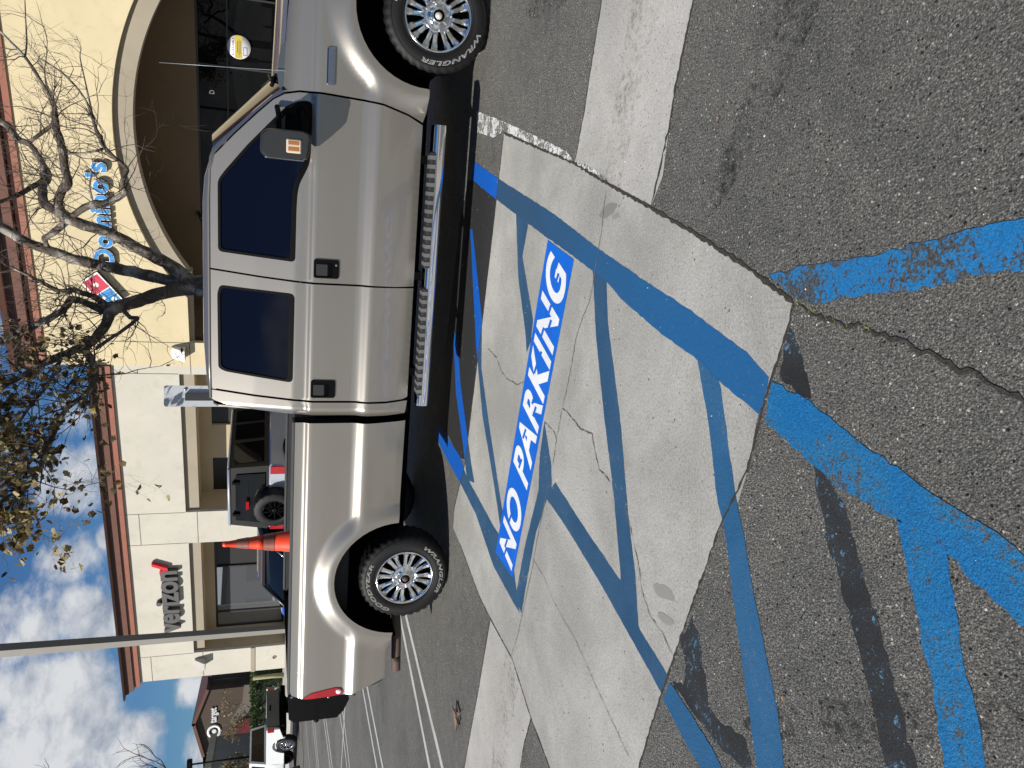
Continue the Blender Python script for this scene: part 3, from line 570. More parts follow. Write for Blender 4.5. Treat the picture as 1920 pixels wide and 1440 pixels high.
# NO PARKING stencil
A, B_, C_, D_ = [Vector(p) for p in G['np']]      # top-left far... (far right, near right, near left, far left)
tag(sheet('stencil_panel', [A, B_, C_, D_], .0030, M['blue_sign']), kind='structure')
me, (x0, x1, y0, y1) = textmesh('NO PARKING', 1, 0, .034, .30, spacing=1.10)
def npmap(x, y, z):
    u = .015+.965*(x-x0)/(x1-x0); v = .09+.80*(y-y0)/(y1-y0)
    lo = C_.lerp(B_, u); hi = D_.lerp(A, u); p = lo.lerp(hi, v); return (p.x, p.y, .0035)
tag(placetext('no_parking_lettering', me, npmap, M['white_sign']), kind='structure')
m = MB(); R = random.Random(5)     # stencil bridges: thin blue gaps across the letters
for u in (.045, .075, .17, .215, .36, .455, .545, .575, .66, .70, .765, .80, .835, .925, .965):
    v = R.uniform(.35, .62); wv = .075; wu = .034
    def q(uu, vv):
        lo = C_.lerp(B_, uu); hi = D_.lerp(A, uu); p = lo.lerp(hi, vv); return (p.x, p.y, .0040)
    m.add([q(u-wu*.5, v), q(u+wu*.5, v-.05), q(u+wu*.5, v-.05+wv), q(u-wu*.5, v+wv)], [(0, 1, 2, 3)])
tag(m.build('stencil_bridge', M['blue_sign']), kind='structure')
m = MB()       # crumbs of grit and chips of stone lying about
R = random.Random(11)
for i in range(2600):
    x = R.uniform(-3.5, 4); y = R.uniform(1.1, 6.2)
    r = R.uniform(.0015, .0042)*(1.0 if R.random() < .93 else 1.5)
    vs = [(x+r*cos(a)*R.uniform(.6, 1.2), y+r*sin(a)*R.uniform(.6, 1.2), .001) for a in (0, 1.57, 3.14, 4.71)]+[(x, y, .0015+r*R.uniform(.4, .9))]
    m.add(vs, [(0, 1, 4), (1, 2, 4), (2, 3, 4), (3, 0, 4)], R.choice((0, 0, 1, 2)))
tag(m.build('loose_grit', [simple('grit_grey', (.22, .21, .19), .8), simple('grit_pale', (.55, .53, .48), .8), simple('grit_dark', (.03, .03, .03), .9)]), kind='stuff')
m = MB()
for i in range(70):
    t = R.choice((R.uniform(0, .12), R.uniform(.1, .42))); p = resample(cr[5], .01, False); q = p[int(t*(len(p)-1))]
    x, y = q[0]+R.gauss(0, .008), q[1]+R.gauss(0, .008); a = R.uniform(0, 6.28); l = R.uniform(.006, .016); h = R.uniform(.002, .008)
    m.add([(x, y, .002), (x+.003*cos(a+1.5), y+.003*sin(a+1.5), .003), (x+l*cos(a), y+l*sin(a), .003+h)], [(0, 1, 2)])
tag(m.build('weeds', simple('weed_green', (.16, .17, .06), .7, var=.5, sc=40)), kind='stuff')
def dry_leaf(loc, rz, s, col, label):
    n = 22; vs = []; R = random.Random(int(s*1000))
    prof = [(0, 0), (.18, .20), (.10, .30), (.42, .36), (.36, .48), (.62, .30), (.72, .34), (1, 0)]
    up = [(a, b) for a, b in prof]; lo = [(a, -b*.9) for a, b in reversed(prof[1:-1])]
    ring = up+lo
    m = MB(); vs = [(x*s, y*s, .004+.10*s*abs(y)+.05*s*(1+sin(5*x))) for x, y in ring]+[(x*s, 0, .004+.02*s*sin(6*x)) for x in (.2, .45, .7)]
    k = len(ring); c = [k, k+1, k+2]
    fs = []
    for i in range(k):
        j = (i+1) % k; mx = (ring[i][0]+ring[j][0])/2; cc = c[0] if mx < .32 else (c[1] if mx < .58 else c[2]); fs.append((i, j, cc))
    fs += [(0, c[0], c[0])] if False else []
    m.add(vs, fs, 0, True)
    o = m.build('dry_leaf', simple('leaf_%s' % rz, col, .7, var=.3, sc=40)); o.location = loc; o.rotation_euler = (0, 0, rz)
    MB_ = MB().tube([(0, 0, .006), (-.25*s, .02*s, .012), (-.5*s, .06*s, .006)], [.0022, .0018, .0012], 5); st = MB_.build('stalk', M['rust'], o)
    return tag(o, label, 'leaf', 'dry leaves on the ground')
dry_leaf((G['dryleaf'][0], G['dryleaf'][1], .004), 2.3, .25, (.28, .16, .105), 'curled brown dry leaf on the asphalt behind the pickup, largest of the fallen leaves')
dry_leaf((G['leaf2'][0], G['leaf2'][1], .004), .6, .022, (.42, .30, .18), 'tiny tan leaf scrap on bare asphalt right of the concrete slab')
dry_leaf((G['leaf3'][0], G['leaf3'][1], .004), 2.2, .02, (.45, .25, .12), 'tiny orange leaf scrap between two blue lines in the foreground')
# ------------------------------------------------------------ pickup truck
TR = empty('pickup_truck', (-1.645+sin(.262)*.93, 6.457+cos(.262)*.93, 0), -.262)
tag(TR, 'large pewter crew cab pickup truck with chrome wheels parked across the slab', 'pickup truck')
PZ = [(.38, .925), (.457, .957), (.52, .976), (.62, .992), (.70, 1.001), (.755, 1.006), (.79, 1.004), (.815, .992), (.84, .978), (.87, .971), (.95, .969), (1.10, .968), (1.195, .966), (1.212, .962), (1.222, .950), (1.235, .943), (1.27, .940), (1.32, .937), (1.36, .926), (1.60, .863), (1.88, .775), (1.93, .760)]
def interp(t, z):
    if z <= t[0][0]: return t[0][1]
    for (a, b), (c, d) in zip(t, t[1:]):
        if z <= c: return b+(d-b)*(z-a)/(c-a)
    return t[-1][1]
def prof(z): return sum(interp(PZ, z+d) for d in (-.009, -.0045, 0, .0045, .009))/5
def sm(a, b, t):
    t = min(1, max(0, (t-a)/(b-a))); return t*t*(3-2*t)
def bump(x, z, cx):
    r = sqrt(((x-cx)/.51)**2+((z-.45)/.525)**2)
    return 1-sm(1.06, 1.34, r)
def fside(x, z):
    y = prof(z); b = max(bump(x, z, .04) if z < 1.3 else 0, bump(x, z, 4.38) if z < 1.3 else 0)
    if b > 0: y = y+(max(1.018, y+.008)-y)*b
    return y
def ffen(x, z):
    y = fside(x, z); zt = 1.43-.05*(x-3.78)-.04*max(0, x-4.5)
    if z > 1.24:
        t = min(.999, (z-1.24)/(zt-1.24)); y = .80+.142*sqrt(1-t*t)
    if x > 4.95: y -= .35*(x-4.95)**2*2
    return y
def fcab(x, z):
    y = fside(x, z)
    if x < 1.50: y -= .05*((1.50-x)/.065)**2
    return y
ROWS = [.40+.05*i for i in range(7)]+[.735, .755, .77, .785, .80, .812, .824, .836, .85, .87, .90, .95, 1.0, 1.05, 1.10, 1.15, 1.18, 1.195, 1.205, 1.213, 1.22, 1.228, 1.236, 1.25, 1.28, 1.31, 1.34, 1.37]+[1.40+.045*i for i in range(13)]
P = M['pewter']
ROWF = sorted(set([.42+.022*i for i in range(15)]+[r for r in ROWS if .74 < r < .86]+[.86+.022*i for i in range(16)]+[r for r in ROWS if 1.19 < r < 1.26]+[1.25+.02*i for i in range(10)]))
FWIN = [(2.601, 1.323), (2.632, 1.854), (3.130, 1.854), (3.201, 1.805), (3.39, 1.653), (3.566, 1.493), (3.672, 1.395), (3.712, 1.30), (3.712, 1.232), (3.551, 1.229), (3.36, 1.232), (3.284, 1.243), (3.215, 1.275), (3.154, 1.304), (3.08, 1.317), (2.973, 1.321)]
RWIN = [(1.697, 1.325), (1.745, 1.81), (1.769, 1.857), (2.331, 1.861), (2.392, 1.842), (2.371, 1.322)]
FDOOR = [(3.741, 1.415), (3.763, 1.316), (3.765, 1.154), (3.750, .876), (3.735, .746), (3.686, .567), (3.636, .457), (2.470, .457), (2.464, .60), (2.466, .80), (2.464, 1.237), (2.481, 1.544), (2.510, 1.913), (3.20, 1.913), (3.30, 1.872), (3.45, 1.738), (3.6, 1.590), (3.70, 1.485)]
RDOOR = [(2.456, .457), (2.452, .80), (2.450, 1.237), (2.468, 1.544), (2.497, 1.913), (1.610, 1.913), (1.585, 1.591), (1.566, 1.228), (1.568, .808), (1.570, .63), (1.584, .49), (1.60, .457)]
CORN = [(1.594, 1.913), (1.569, 1.591), (1.550, 1.228), (1.552, .808), (1.554, .63), (1.568, .49), (1.568, .457), (1.462, .468), (1.443, .624), (1.440, .803), (1.436, 1.225), (1.446, 1.403), (1.462, 1.591), (1.489, 1.8), (1.512, 1.883), (1.53, 1.913)]
def arch(cx, rx, rz, zb, zc=.45, k=26):
    a0 = math.asin(max(-1, min(1, (zb-zc)/rz)))
    return [(cx+rx*cos(a), zc+rz*sin(a)) for a in [a0+(pi-2*a0)*i/k for i in range(k+1)]]
BED = [(1.384, 1.302), (1.39, .794), (1.405, .462), (.672, .469)]+arch(.045, .505, .527, .478)+[(-.52, .491), (-.672, .507), (-.917, .513), (-.98, .674), (-1.007, .744), (-1.037, .807), (-1.050, .95), (-1.056, 1.133), (-1.048, 1.24), (-1.03, 1.285), (-.995, 1.302)]
FEND = [(3.755, 1.424), (3.777, 1.316), (3.779, 1.154), (3.764, .876), (3.749, .746), (3.700, .567), (3.655, .457), (3.72, .436), (3.87, .43)]+list(reversed(arch(4.38, .50, .515, .44)))+[(4.89, .43), (5.12, .50), (5.20, .66), (5.22, 1.0), (5.2, 1.262), (5.0, 1.312), (4.6, 1.371), (4.2, 1.405)]
TL = [(-1.050, 1.205), (-1.003, 1.134), (-.968, .932), (-.975, .885), (-1.0, .862), (-1.035, .864), (-1.048, .95), (-1.056, 1.133)]
sidemats = {}
for sg in (1, -1):            # near (right) side first, far side mirrored
    def S(name, o, h, f, inw, mat, par=TR, **k): return skin(name, o, h, lambda x, z: -f(x, z), inw, mat, par, sgn=sg, rows=ROWS, **k)
    rf = rnd_corners(FWIN, .035); rr = rnd_corners(RWIN, .04)
    fd = S('front_door', FDOOR, [rf], fside, .025, P); rd = S('rear_door', RDOOR, [rr], fside, .025, P)
    S('cab_corner', CORN, [], fcab, .02, P); bs = skin('bed_side', BED, [], lambda x, z: -fside(x, z), .022, P, TR, sgn=sg, rows=ROWF, step=.026); ff = skin('front_fender', FEND, [], lambda x, z: -ffen(x, z), .022, P, TR, sgn=sg, rows=ROWF, step=.026)
    gl = lambda x, z: fside(x, z)-.012
    rows_g = dict(step=.07)
    ri = inset(rf, .017); rin = inset(rr, .017)
    def lip(poly, sill): return [(x, z if z > sill+.02 else z+.022) for x, z in poly]
    gi = [p for p in rnd_corners([(2.622, 1.362), (2.650, 1.836), (3.120, 1.836), (3.19, 1.786), (3.38, 1.634), (3.47, 1.552), (3.47, 1.268), (3.30, 1.278), (3.235, 1.310), (3.165, 1.338), (3.09, 1.352)], .03)]
    skin('window_trim', inset(rf, .001), [gi], lambda x, z: -(fside(x, z)-.002), .02, M['black'], fd, sgn=sg, step=.06)
    skin('window', inset(gi, -.004), [], lambda x, z: -(fside(x, z)-.012), .004, M['tint'], fd, sgn=sg, step=.08)
    gr = rnd_corners([(1.716, 1.362), (1.761, 1.80), (1.785, 1.838), (2.325, 1.842), (2.372, 1.825), (2.353, 1.362)], .035)
    skin('window_trim', inset(rr, .001), [gr], lambda x, z: -(fside(x, z)-.002), .02, M['black'], rd, sgn=sg, step=.06)
    skin('window', inset(gr, -.004), [], lambda x, z: -(fside(x, z)-.012), .004, M['tint'], rd, sgn=sg, step=.08)
    # door handles: black recessed plates with a pull flap and a keyhole
    for (hx, par, key) in ((2.568, fd, True), (1.66, rd, False)):
        hz = 1.105; w, h = .068, .09
        pl = rnd_corners([(hx-w, hz-h), (hx+w, hz-h), (hx+w, hz+h), (hx-w, hz+h)], .018)
        hole = rnd_corners([(hx-w+.012, hz-.045), (hx+w-.022, hz-.045), (hx+w-.022, hz+h-.012), (hx-w+.012, hz+h-.012)], .02)
        hd = skin('door_handle', pl, [hole], lambda x, z: -(.968+.010), .03, M['black'], par, sgn=sg, cols=False)
        f = MB(); yb = -.9705*sg
        f.box(hx-w+.004, hx+w-.004, yb-.0012, yb+.0012, hz-h+.004, hz+h-.004); f.build('recess', M['void'], hd)
        f = MB(); ys = sorted((-.9765*sg, -.966*sg)); f.rbox(hx-w+.016, hx+w-.030, ys[0], ys[1], hz-.012, hz+h-.014, .006); f.build('pull', M['black_sat'], hd)
        if key: MB().cyl((hx+.03, -.972*sg, hz-.068), (hx+.03, -.979*sg, hz-.068), .008, 12).build('lock', M['chrome'], hd)
    # tail light and badge
    skin('tail_light', rnd_corners(TL, .02), [], lambda x, z: -(fside(x, z)+.005), .02, M['red_lens'], TR, sgn=sg, step=.04)
    MB().lathe([(0, -.0), (.018, .001), (.022, .006), (.022, .02)], 16, c=(-1.003, -sg*.99-(.0 if sg > 0 else .0), .905)).build('reflector', simple('lens_white_%d' % (sg+1), (.8, .75, .75), .15), TR) if sg > 0 else None
    b = MB(); ys = sorted((-sg*.962, -sg*.985)); b.rbox(3.83, 4.075, ys[0], ys[1], 1.082, 1.140, .008); b.build('badge', M['badge'] if 'badge' in M else M['chrome'], ff)
    # bed rail cap
    b = MB(); ys = sorted((-sg*.80, -sg*.936)); b.rbox(-1.02, 1.388, ys[0], ys[1], 1.300, 1.322, .006); b.build('rail_cap', M['rail'] if 'rail' in M else M['black'], TR)
    b = MB(); ys = sorted((-sg*.80, -sg*.815)); b.box(-1.03, 1.37, ys[0], ys[1], .86, 1.299); b.build('bed_wall', M['bed'], TR)
    # wheel house
    for cx in (.04, 4.38):
        w = MB(); a = [(cx+.56*cos(t), .44+.57*sin(t)) for t in [pi*i/14 for i in range(15)]]
        y0, y1 = -sg*.985, -sg*.62
        w.add([(x, y0*.985, z) for x, z in a]+[(x, y1, z) for x, z in a], [(i, i+1, 16+i, 15+i) for i in range(14)]); w.add([(x, y1, z) for x, z in a], [tuple(range(15))])
        w.build('wheel_house', M['void'], TR)
# floor pans and frame
m = MB(); m.box(1.46, 3.80, -.925, .925, .44, .70); m.box(1.46, 3.72, -.90, .90, .70, 1.2)
m.box(.62, 1.40, -.925, .925, .52, .84); m.box(-1.0, -.50, -.90, .90, .56, .84); m.box(-1.0, 5.0, -.60, .60, .50, .70); m.box(-.6, .65, -.61, .61, .70, .84); m.box(3.8, 5.1, -.60, .60, .5, 1.2)
m.box(1.40, 1.46, -.88, .88, .5, 1.15)
m.box(.2, 4.2, -.45, .45, .33, .5)
m.build('underbody', M['void'], TR)
for x in (0, 4.38): m = MB(); m.cyl((x, -.7, .385), (x, .7, .385), .05); m.lathe([(.0, -.14), (.12, -.11), (.15, 0), (.12, .11), (0, .14)], 16, c=(x, .1, .385)); m.build('axle', M['void'], TR)
m = MB(); m.box(-1.02, 1.38, -.80, .80, .842, .858); m.box(1.355, 1.385, -.80, .80, .858, 1.30)
for s in (1, -1): m.box(-.35, .42, s*.60 if s > 0 else -.80, s*.80 if s > 0 else -.60, .858, 1.07)
for k in range(15): m.box(-1.0, 1.35, -.58+k*.083, -.55+k*.083, .858, .868)
m.build('bed_floor', M['bed'], TR)
b = MB(); b.tube([(1.12, -.80, 1.285), (1.12, -.772, 1.285), (1.17, -.772, 1.285), (1.17, -.80, 1.285)], .005, 6); b.build('tie_down', M['chrome'], TR)
# roof
ZR = [(1.44, 1.86), (1.50, 1.905), (1.606, 1.932), (1.94, 1.952), (2.4, 1.952), (2.97, 1.950), (3.14, 1.936), (3.32, 1.885), (3.45, 1.80)]
def roofz(x, y):
    t = abs(y)/.765; return interp(ZR, x)+.045*(1-t*t)-(.032*max(0, (t-.90)/.10)**1.6)
m = MB(); nx, ny = 40, 24
for i in range(nx+1):
    for j in range(ny+1):
        y = -.765+1.53*j/ny; t = i/nx; xf = 3.335+.13*(1-(y/.765)**2); x = 1.515-.03*(1-(y/.765)**2)+(xf-1.515+.03*(1-(y/.765)**2))*t
        m.v.append((x, y, roofz(x, y)))
for i in range(nx):
    for j in range(ny): a = i*(ny+1)+j; m.f.append((a, a+1, a+ny+2, a+ny+1)); m.m.append(0); m.sm.append(True)
for s in (1, -1):      # drip rail down to the door tops
    p = [(1.53, 1.916), (1.8, 1.922), (2.5, 1.922), (3.0, 1.920), (3.2, 1.912), (3.335, 1.862)]
    m.tube([(x, s*.767, z-.004) for x, z in p], [.009]*6, 8)
roof = m.build('roof', P, TR)
# windscreen, pillars, cowl, bonnet
def wsp(u, v):      # u across -1..1, v 0 bottom..1 top
    y = u*(.80*(1-v)+.715*v); x = (3.80*(1-v)+3.345*v)+(.20*(1-v)+.125*v)*(1-u*u); z = 1.425*(1-v)+1.888*v+.035*(1-u*u)*v; return (x, y, z)
m = MB(); n1, n2 = 20, 10
for i in range(n1+1):
    for j in range(n2+1): m.v.append(wsp(-1+2*i/n1, j/n2))
for i in range(n1):
    for j in range(n2): a = i*(n2+1)+j; m.f.append((a, a+1, a+n2+2, a+n2+1)); m.m.append(0); m.sm.append(True)
m.build('windscreen', M['wsglass'] if 'wsglass' in M else M['carglass'], TR)
for s in (1, -1):
    do = [(3.748, 1.424), (3.708, 1.490), (3.608, 1.597), (3.458, 1.745), (3.307, 1.880), (3.20, 1.916)]
    vs = []
    for k, (x, z) in enumerate(do):
        yo = -fside(x, z)*s; v = min(1, max(0, (z-1.425)/.463)); w = wsp(-1*s, v); vs.append((x, yo, z)); vs.append(((x+w[0])/2+.012, (yo+w[1])/2-.006*s, (z+w[2])/2+.008)); vs.append((w[0], w[1]-.004*s, w[2]+.002))
    m = MB(); m.add(vs, [(3*i+j, 3*i+j+1, 3*i+j+4, 3*i+j+3) for i in range(5) for j in (0, 1)], 0, True); m.build('windscreen_pillar', P, TR)
m = MB(); hx = [3.86, 4.0, 4.2, 4.5, 4.8, 5.0, 5.14, 5.2]; hy = [-.80, -.76, -.70, -.60, -.5, -.35, 0, .35, .5, .60, .70, .76, .80]
for x in hx:
    for y in hy:
        t = abs(y); zt = 1.43-.05*(x-3.78)-.04*max(0, x-4.5); z = zt+(.012 if t > .7 else (.03 if t > .58 else (.065 if t > .4 else .075)))-(.0 if x < 5.1 else (x-5.1)*.9)
        if t >= .8: z = zt-.002
        m.v.append((x+.05*(1-(t/.8)**2), y, z))
k = len(hy)
for i in range(len(hx)-1):
    for j in range(k-1): a = i*k+j; m.f.append((a, a+1, a+k+1, a+k)); m.m.append(0); m.sm.append(True)
m.build('bonnet', P, TR)
m = MB(); m.box(3.70, 3.90, -.795, .795, 1.36, 1.415)
vs = []; n = 14
m.build('cowl', M['black'], TR)
m = MB()      # moulded corner of the scuttle with its hose
pts = [(3.74, 1.40), (3.80, 1.375), (3.90, 1.372), (4.02, 1.385), (4.10, 1.405), (4.07, 1.435), (4.0, 1.452), (3.9, 1.462), (3.82, 1.455), (3.76, 1.435)]
m.prism(chaikin(pts, 2), -.835, -.74); m.build('cowl_corner', M['cowlgrey'] if 'cowlgrey' in M else M['black'], TR)
b = MB(); b.tube([(3.97, -.84, 1.385), (3.90, -.845, 1.36), (3.86, -.842, 1.375), (3.84, -.84, 1.40)], .004, 6); b.build('washer_hose', M['black'], TR)
b = MB(); b.tube([(3.88, -.72, 1.47), (3.86, -.4, 1.50), (3.95, .05, 1.52)], .010, 6); b.tube([(3.86, -.70, 1.475), (3.80, -.72, 1.50)], .014, 6); b.build('wiper', M['black'], TR)
b = MB(); b.tube([(3.899, -.85, 1.36), (3.899, -.85, 1.40), (3.874, -.85, 1.80), (3.850, -.85, 2.207)], [.006, .0022, .0018, .0013], 6); b.cyl((3.899, -.85, 1.34), (3.899, -.85, 1.375), .014, 10); b.build('antenna', M['steel'], TR)
# cab back wall with window
bw = [(-.90, .60), (.90, .60), (.955, 1.2), (.93, 1.32), (.775, 1.86), (.70, 1.90), (-.70, 1.90), (-.775, 1.86), (-.93, 1.32), (-.955, 1.2)]
m = MB(); m.prism([(a*.985, b) for a, b in bw], 1.462, 1.475, axis='X'); m.build('cab_back', P, TR)
m = MB(); m.prism(rnd_corners([(-.62, 1.36), (.62, 1.36), (.56, 1.80), (-.56, 1.80)], .05), 1.455, 1.4615, axis='X'); m.build('rear_window', M['tint'], TR)
# front end (out of the picture to the right)
m = MB(); m.rbox(5.16, 5.26, -.86, .86, .78, 1.26, .03); m.build('grille_panel', P, TR)
m = MB(); m.rbox(5.262, 5.285, -.52, .52, .84, 1.20, .01)
for k in range(3): m.rbox(5.286, 5.30, -.50, .50, .90+.11*k, .93+.11*k, .004)
m.build('grille', M['chrome'], TR)
for s in (1, -1):
    b = MB(); b.rbox(5.262, 5.30, min(s*.56, s*.84), max(s*.56, s*.84), .88, 1.18, .02); b.build('headlight', simple('headlight_lens_%d' % (s+1), (.55, .56, .58), .08, .3), TR)
m = MB(); m.rbox(5.18, 5.42, -.98, .98, .50, .76, .04); m.build('front_bumper', M['chrome'], TR)
# rear: black deep tailgate carrier, bumper corner, exhaust, hitch
m = MB(); sec = [(-1.052, 1.318), (-1.30, 1.305), (-1.335, 1.26), (-1.335, .90), (-1.27, .845), (-1.16, .80), (-1.052, .83)]
m.prism(sec, -.885, .885); tg = m.build('tailgate', M['black_gloss'], TR)
m = MB(); m.prism([(-1.054, 1.10), (-1.337, 1.09), (-1.337, 1.06), (-1.054, 1.065)], -.8885, -.80); m.prism([(-1.054, 1.03), (-1.20, 1.025), (-1.20, 1.0), (-1.054, 1.0)], -.8885, -.80); m.cyl((-1.335, -.86, 1.075), (-1.365, -.86, 1.07), .02, 12); m.build('hinge_strap', M['black'], tg)
for (x, z) in ((-1.09, 1.21), (-1.09, 1.11), (-1.12, .98), (-1.08, 1.285)): m = MB(); m.lathe([(.012, -.8875), (.011, -.892), (0, -.894)], 10, c=(x, 0, z)); m.build('bolt', M['chrome'], tg)
m = MB(); m.prism(rnd_corners([(-.88, .52), (-1.03, .515), (-1.07, .60), (-1.07, .70), (-1.0, .72), (-.94, .66)], .02), -.86, .86); m.build('rear_bumper', M['dark_chrome'], TR)
m = MB(); m.tube([(-.40, -.60, .40), (-.62, -.68, .385), (-1.045, -.70, .372)], [.042]*3, 16, caps=False); m.tube([(-1.044, -.70, .372), (-.9, -.70, .376)], [.038]*2, 16); m.build('exhaust_pipe', M['rust'], TR)
m = MB(); m.cyl((-1.15, -.80, .80), (-1.19, -.80, .74), .012, 8); m.box(-1.20, -1.10, -.83, -.80, .79, .83); m.build('tow_chain_hook', M['chrome_dull'], TR)
# running boards
for sg in (1, -1):
    y0, y1 = sorted((-sg*.93, -sg*1.085)); m = MB()
    sect = rnd_corners([(y0, .312), (y1, .312), (y1, .400), (y0, .400)], .026, 4)
    pr = [(1.565, .0), (3.64, .0)]; n = len(sect)
    vs = []
    for x in (1.56, 1.60, 2.55, 3.60, 3.645):
        e = .012 if x in (1.56, 3.645) else 0; cy = (y0+y1)/2
        for (y, z) in sect: vs.append((x, cy+(y-cy)*(1-e*3), .3615+(z-.3615)*(1-e*3)+(x-1.56)*-.004))
    m.add(vs, [(i*n+k, i*n+(k+1) % n, (i+1)*n+(k+1) % n, (i+1)*n+k) for i in range(4) for k in range(n)]+[tuple(range(n)), tuple(range(4*n, 5*n))], 0, True)
    rb = m.build('running_board', M['chrome'], TR, auto=40)
    for (xa, xb) in ((2.62, 3.46), (1.64, 2.48)):
        p = MB(); ye = -sg*1.0
        lo, hi = sorted((-sg*1.0875, -sg*.945)); p.rbox(xa, xb, lo, hi, .362, .408, .010); lo2 = -sg*1.079
        for k in range(13): xx = xa+.04+k*(xb-xa-.08)/12; a, b = sorted((-sg*1.0905, -sg*.985)); p.box(xx-.016, xx+.012, a, b, .372, .4115, 1)
        p.build('step_pad', [M['pad'], M['rib']], rb)
    for xx in (1.8, 2.55, 3.4): p = MB(); a, b = sorted((-sg*.6, -sg*.95)); p.box(xx-.03, xx+.03, a, b, .40, .46); p.build('board_bracket', M['void'], rb)
# tow mirrors
def mirror(sg):
    yy = lambda d: -sg*d
    m = MB()
    # outer shell: side silhouette (x,z) lofted outwards
    s0 = rnd_corners([(3.315, 1.265), (3.475, 1.235), (3.50, 1.29), (3.497, 1.52), (3.47, 1.565), (3.345, 1.57), (3.312, 1.54)], .03)
    def sc(k, cx=3.40, cz=1.41): return [(cx+(x-cx)*k, cz+(z-cz)*k) for x, z in s0]
    n = len(s0); vs = []; lay = [(1.055, .90), (1.07, .97), (1.12, 1.0), (1.20, 1.0), (1.235, .975), (1.25, .90)]
    for d, k in lay: vs += [(x, yy(d), z) for x, z in sc(k)]
    fs = [(i*n+k, i*n+(k+1) % n, (i+1)*n+(k+1) % n, (i+1)*n+k) for i in range(len(lay)-1) for k in range(n)]+[tuple(range(n)), tuple(range(5*n, 6*n))]
    m.add(vs, fs, 0, True); o = m.build('side_mirror', M['black_sat'] if 'black_sat' in M else M['black'], TR, auto=50)
    a = MB()
    a.tube([(3.655, yy(.93), 1.462), (3.60, yy(1.0), 1.452), (3.46, yy(1.10), 1.45)], [.018]*3, 8); a.tube([(3.655, yy(.94), 1.312), (3.60, yy(1.0), 1.292), (3.46, yy(1.10), 1.292)], [.030]*3, 8)
    a.build('mirror_arm', M['black'], o)
    c = MB(); lo, hi = sorted((yy(.915), yy(.965))); c.prism(rnd_corners([(3.50, 1.24), (3.705, 1.24), (3.705, 1.31), (3.665, 1.39), (3.56, 1.487), (3.53, 1.48), (3.62, 1.40), (3.60, 1.33)], .02), lo, hi); c.build('mirror_base', M['black'], o)
    g = MB(); lo, hi = sorted((yy(1.08), yy(1.235))); g.rbox(3.305, 3.315, lo, hi, 1.29, 1.54, .004); g.build('mirror_glass', M['chrome'], o)
    l = MB(); lo, hi = sorted((yy(1.245), yy(1.262))); l.rbox(3.352, 3.442, lo, hi, 1.308, 1.405, .008); ln = l.build('turn_signal', M['lens_clear'] if 'lens_clear' in M else M['chrome'], o)
    l = MB()
    for xa, xb in ((3.366, 3.39), (3.405, 3.428)): lo, hi = sorted((yy(1.2625), yy(1.2645))); l.box(xa, xb, lo, hi, 1.325, 1.392)
    l.build('amber_reflector', M['amber'] if 'amber' in M else M['rust'], o)
mirror(1); mirror(-1)
